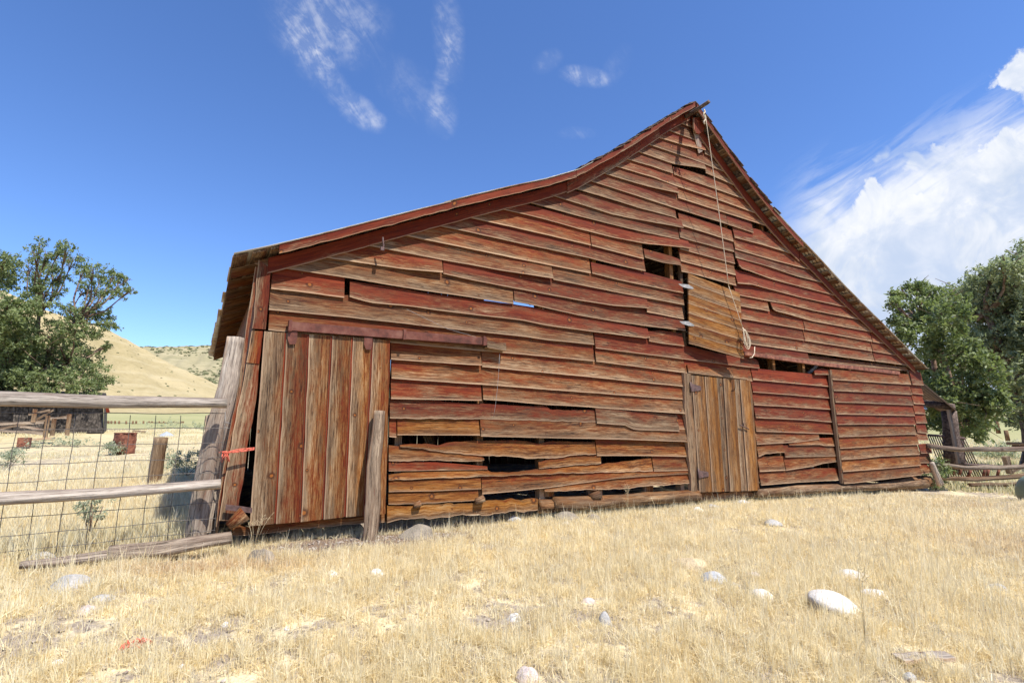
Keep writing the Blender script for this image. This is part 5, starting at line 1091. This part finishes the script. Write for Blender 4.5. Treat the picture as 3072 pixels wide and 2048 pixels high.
m = MB(); A = V3(-160, 1186, 44.3); B = V3(322, 1196, 43.4); A2 = V3(-160, 1160, 49); B2 = V3(318, 1178, 49)
for k in range(9):
    f0, f1 = k/9, (k+.97)/9; strip(m, [A+(A2-A)*f0, B+(B2-B)*f0], [A+(A2-A)*f1, B+(B2-B)*f1], th=.07, back=(0, 0, -1), bd=(.2, .5, .1), step=1.2)
m.build('roof', SHADEDWOOD, sh)
m = MB(); a = V3(312, 1192, 43.3); strip(m, [V3(320, 1199, 43.3), V3(330, 1238, 43.3)][::-1], [V3(312, 1199, 43.3), V3(318, 1236, 43.3)][::-1], th=.08, bd=(1.1, 0, 0), n=2); m.build('red_trim', WOOD, sh)
m = MB()
for s0, s1 in (((85, 1246, 42), (150, 1232, 42)), ((110, 1260, 42), (160, 1232, 41.8)), ((0, 1288, 42.5), (205, 1250, 43))): strip(m, [V3(*s0), V3(*s1)], [V3(s0[0], s0[1]-6, s0[2]), V3(s1[0], s1[1]-6, s1[2])], th=.08, bd=(0, .8, .2), n=4)
m.build('fallen_board', WOOD, sh)
cf = empty('fence', at(70, 1300, 36), 'broken corral fence of leaning grey boards in front of the shed', 'fence')
for a, b_, r_ in (((-60, 1268), (132, 1262), .13), ((60, 1274), (133, 1286), .12), ((-60, 1282), (140, 1296), .13), ((205, 1250), (150, 1252), .10)):
    m = MB(); A = [V3(*a, 36), V3(*b_, 36)]; strip(m, [q_-np.array([0, 0, r_]) for q_ in A], A, th=.06, bd=(0, .85, .3), n=6, jag=.02); m.build('rail', WOOD, cf)
for x, y0, y1 in ((103, 1260, 1232), (140, 1304, 1255), (205, 1298, 1250), (160, 1300, 1262)):
    m = MB(); box(m, V3(x, (y0+y1)/2, 36), (.18, .12, (y0-y1)*36/FPX), bd=(0, .7, .6), along=2); m.build('post', WOOD, cf)
m = MB(); strip(m, [V3(110, 1262, 36.2), V3(152, 1236, 36.2)], [V3(112, 1256, 36.2), V3(154, 1229, 36.2)], th=.05, bd=(0, .7, .4), n=4); m.build('brace', WOOD, cf)
p = V3(76, 1306, 33); p[2] = gz(p[0], p[1])+.3; m = MB(); box(m, p, (.42, .4, .45), jag=.05); tag(m.build('crate', RUST, None), 'small rust-coloured box by the corral fence', 'box')
p = V3(372, 1345, 28); zt_ = V3(372, 1298, 28)[2]; z0 = float(gz(p[0], p[1])); p[2] = z0; m = MB(); h = zt_-z0
# rusty drum, square-shouldered with two hoops
tube(m, [p+np.array([0, 0, h*k/12]) for k in range(13)], [.40, .40, .40, .40, .42, .40, .40, .40, .42, .40, .40, .40, .40], 24); tube(m, [p+np.array([0, 0, h-.02]), p+np.array([0, 0, h+.015])], .415, 24)
tag(m.build('drum', RUST, None), 'rusty brown steel drum standing alone in the dry field', 'drum')
pb_ = gpt(462, 1445); m = MB(); pt_ = V3(484, 1312, np.hypot(*(pb_-CAM)[:2])-.1); tube(m, [pb_-np.array([0, 0, .1]), pt_], [.135, .125], 9, (0, .75, .5), .09, .1); tag(m.build('stump_post', WOOD, None), 'short thick grey post stub leaning right, behind the wire fence', 'post')
for (x0, x1, y, lab) in ((90, 158, 1328, 'grey board lying in the field in front of the corral fence'), (395, 435, 1311, 'pale board lying on the ground right of the rusty drum')):
    a, b_ = gpt(x0, y), gpt(x1, y-2); m = MB(); u = np.array([0, .45, 0]); z_ = np.array([0, 0, .16]); strip(m, [a+z_, b_+z_], [a+u+z_, b_+u+z_], th=.10, back=(0, 0, -1), bd=(0, .9, .3), n=8, jag=.02); tag(m.build('plank', WOOD, None), lab, 'plank')
a = gpt(495, 1305); k_ = np.linalg.norm(a-CAM)/FPX; m = MB(); V = [a+np.array([-18*k_, 0, 0]), a+np.array([22*k_, 0, 0]), a+np.array([4*k_, 1.2, 0]), a+np.array([2*k_, .5, 11*k_]), a+np.array([-4*k_, -.7, 0]), a+np.array([8*k_, .6, 8*k_])]
m.add(V, [(0, 4, 3), (4, 1, 5, 3), (1, 2, 5), (2, 0, 3), (2, 3, 5)]); TARP = simple('grey_tarp', [(.3, (.26, .28, .31)), (.7, (.42, .44, .48))], 4, .6); tag(m.build('tarp_heap', TARP, None), 'small grey tarp-covered heap in the field behind the stump post', 'heap')
ff = empty('fence', at(390, 1275, 95), 'distant thin post-and-wire fence beyond the shed, sagging posts', 'fence')
for x in (318, 326, 334, 345, 358, 379, 398, 408, 430): m = MB(); b0 = at(x, 1280, 95); tube(m, [at(x, 1279+R_.uniform(-1, 2), 95), at(x+R_.uniform(-1, 1), 1262, 95)], .13, 6, (0, .5, .3)); m.build('post', WOOD, ff)
m = MB()
for dy in (0, 5): tube(m, [at(315, 1266+dy, 95), at(380, 1268+dy, 95), at(460, 1274+dy, 95)], .04, 5)
m.build('wire', WIRE, ff)
fp = empty('fence', at(500, 1275, 100), 'distant wooden rail panel fence in the green field left of the barn', 'fence')
for x in (447, 456, 478, 491, 521, 545, 550): m = MB(); tube(m, [at(x, 1281, 100), at(x, 1263, 100)], .12, 6, (0, .6, .3)); m.build('post', WOOD, fp)
for y in (1267, 1272, 1277): m = MB(); tube(m, [at(440, y, 100), at(547, y+1, 100)], .09, 6, (0, .6, .3)); m.build('rail', WOOD, fp)
# right side ---------------------------------------------------------
RF = RT*1.0
def dp_(px, py, dep): d = ray(px, py); return CAM+d*dep/FPX      # at a depth along the viewing axis
rf = empty('fence', dp_(2900, 1450, 14), 'right rail fence of four crooked grey poles starting at the barn corner', 'fence')
def KP(s_, dep): return [dp_(x, y, dep) for x, y in pts(s_)]
logp('rail', KP('K370,835 560,865 800,885 1000,880 1300,885 1667,875 S3400,1335', 14.0), [.14/2, .06, .06, .055, .06], rf, (0, .85, .3), .09)
logp('rail', KP('K450,1085 650,1100 900,1135 1150,1125 1400,1130 1667,1110 S3400,1385', 14.0), [.055, .06, .06, .055, .06], rf, (0, .85, .25), .09)
logp('rail', KP('K540,1270 800,1275 1000,1285 1150,1275 1400,1260 1667,1235 S3400,1420', 14.0), [.05, .06, .075, .07, .08], rf, (0, .7, .35), .12)
logp('rail', KP('K930,1360 1150,1355 1400,1360 1600,1345 S3300,1450', 13.8), [.05, .055, .06, .05], rf, (0, .7, .35), .12, label='lowest pole resting on the ground')
logp('post', KP('K425,1060 470,1180 540,1360', 13.7), [.055, .07, .085], rf, (0, .9, .2), .08)
m = MB(); strip(m, KP('K1425,985 1490,1215', 14.3), KP('K1475,975 1530,1215', 14.3), th=.1, bd=(0, .8, .3), n=6); m.build('post', WOOD, rf)
m = MB(); strip(m, KP('K1500,1215 1700,1120', 14.4), KP('K1500,1200 1700,1065', 14.4), th=.05, bd=(0, .8, .3), n=6); m.build('brace', WOOD, rf)
hr = empty('hay_rack', dp_(2850, 1430, 15.5), 'dark metal hay rack panel with slanted bars leaning behind the rail fence', 'hay rack')
m = MB(); tube(m, KP('K380,692 620,708 870,738', 15.5), .035, 8); tube(m, KP('K780,1072 1000,1090 1250,1098', 15.4), .025, 8); m.build('frame', IRON, hr)
m = MB()
for k in range(17):
    x0 = 372+k*31; y0 = 690+k*2.8; x1 = x0+225+k*2; y1 = 1255
    if x0 > 870: break
    tube(m, KP(f'K{x0},{y0} {x1},{y1}', 15.5), .016, 6)
m.build('bars', IRON, hr)
for s_ in ('K950,1150 915,1255', 'K1140,1150 1120,1245', 'K1190,1150 1170,1250', 'K1330,1150 1310,1235', 'K815,1140 800,1225', 'K740,1140 725,1225'):
    m = MB(); tube(m, KP(s_, 15.4), .04, 7); m.build('leg', RUST, hr)
# green tank at the frame edge
c = dp_(3150, 1482, 11.6); ax = RT; m = MB(); prof = [(0, 0), (.02, .22), (.08, .36), (.2, .44), (1.6, .44)]
P = [c-RT*.62+FW*0+RT*q_[0] for q_ in prof]; tube(m, P, [.02, .26, .38, .43, .44], 28, caps=True)
TANK = simple('green_tank_paint', [(.3, (.12, .17, .13)), (.55, (.20, .27, .21)), (.75, (.24, .20, .13))], 2.2, .45)
for f in range(len(P)-1): pass
V_ = None
tk = MB(); n = 28
rr = [.001, .16, .27, .36, .42, .44, .44, .44]; xx = [0, .015, .05, .11, .19, .28, 1.0, 1.9]
tube(tk, [c-RT*.56+np.array([0, 0, 0])+RT*q_ for q_ in xx], .44, n)
for i, (r_, q_) in enumerate(zip(rr, xx)):
    cc = c-RT*.56+RT*q_
    for k in range(n): tk.v[i*n+k] = tuple(cc+(np.array(tk.v[i*n+k])-cc)*(r_/.44))
tag(tk.build('tank', TANK, None), 'rounded end of a faded green metal tank at the right edge', 'tank')
# far right things
tb = empty('table', at(3060, 1325, 30), 'dark flat-topped wooden bench or trailer bed in the field at the right edge', 'bench')
m = MB(); strip(m, [at(3018, 1328, 30), at(3180, 1330, 30)], [at(3018, 1325, 31.2), at(3180, 1327, 31.2)], th=.08, back=(0, 0, -1), bd=(0, .4, .2), n=5); m.build('table_top', WOOD, tb)
for x in (3042, 3051, 3130): m = MB(); tube(m, [at(x, 1328, 30.4), at(x, 1341, 30.4)], .07, 6, (0, .3, .2)); m.build('leg', WOOD, tb)
m = MB(); tube(m, [at(3052, 1341, 30.3), at(3090, 1328, 30.3)], .05, 6, (0, .3, .2)); m.build('brace', WOOD, tb)
for (x0, y0, x1, y1, lab) in ((2987, 1258, 2996, 1300, 'taller dark leaning fence post in the green pasture on the right'), (3017, 1290, 3024, 1322, 'short dark leaning fence post beside the bench in the pasture')):
    m = MB(); tube(m, [at(x1, y1, 38), at(x0, y0, 38)], .10, 7, (0, .3, .2), .08); tag(m.build('post', WOOD, None), lab, 'post', 'far posts in the pasture')
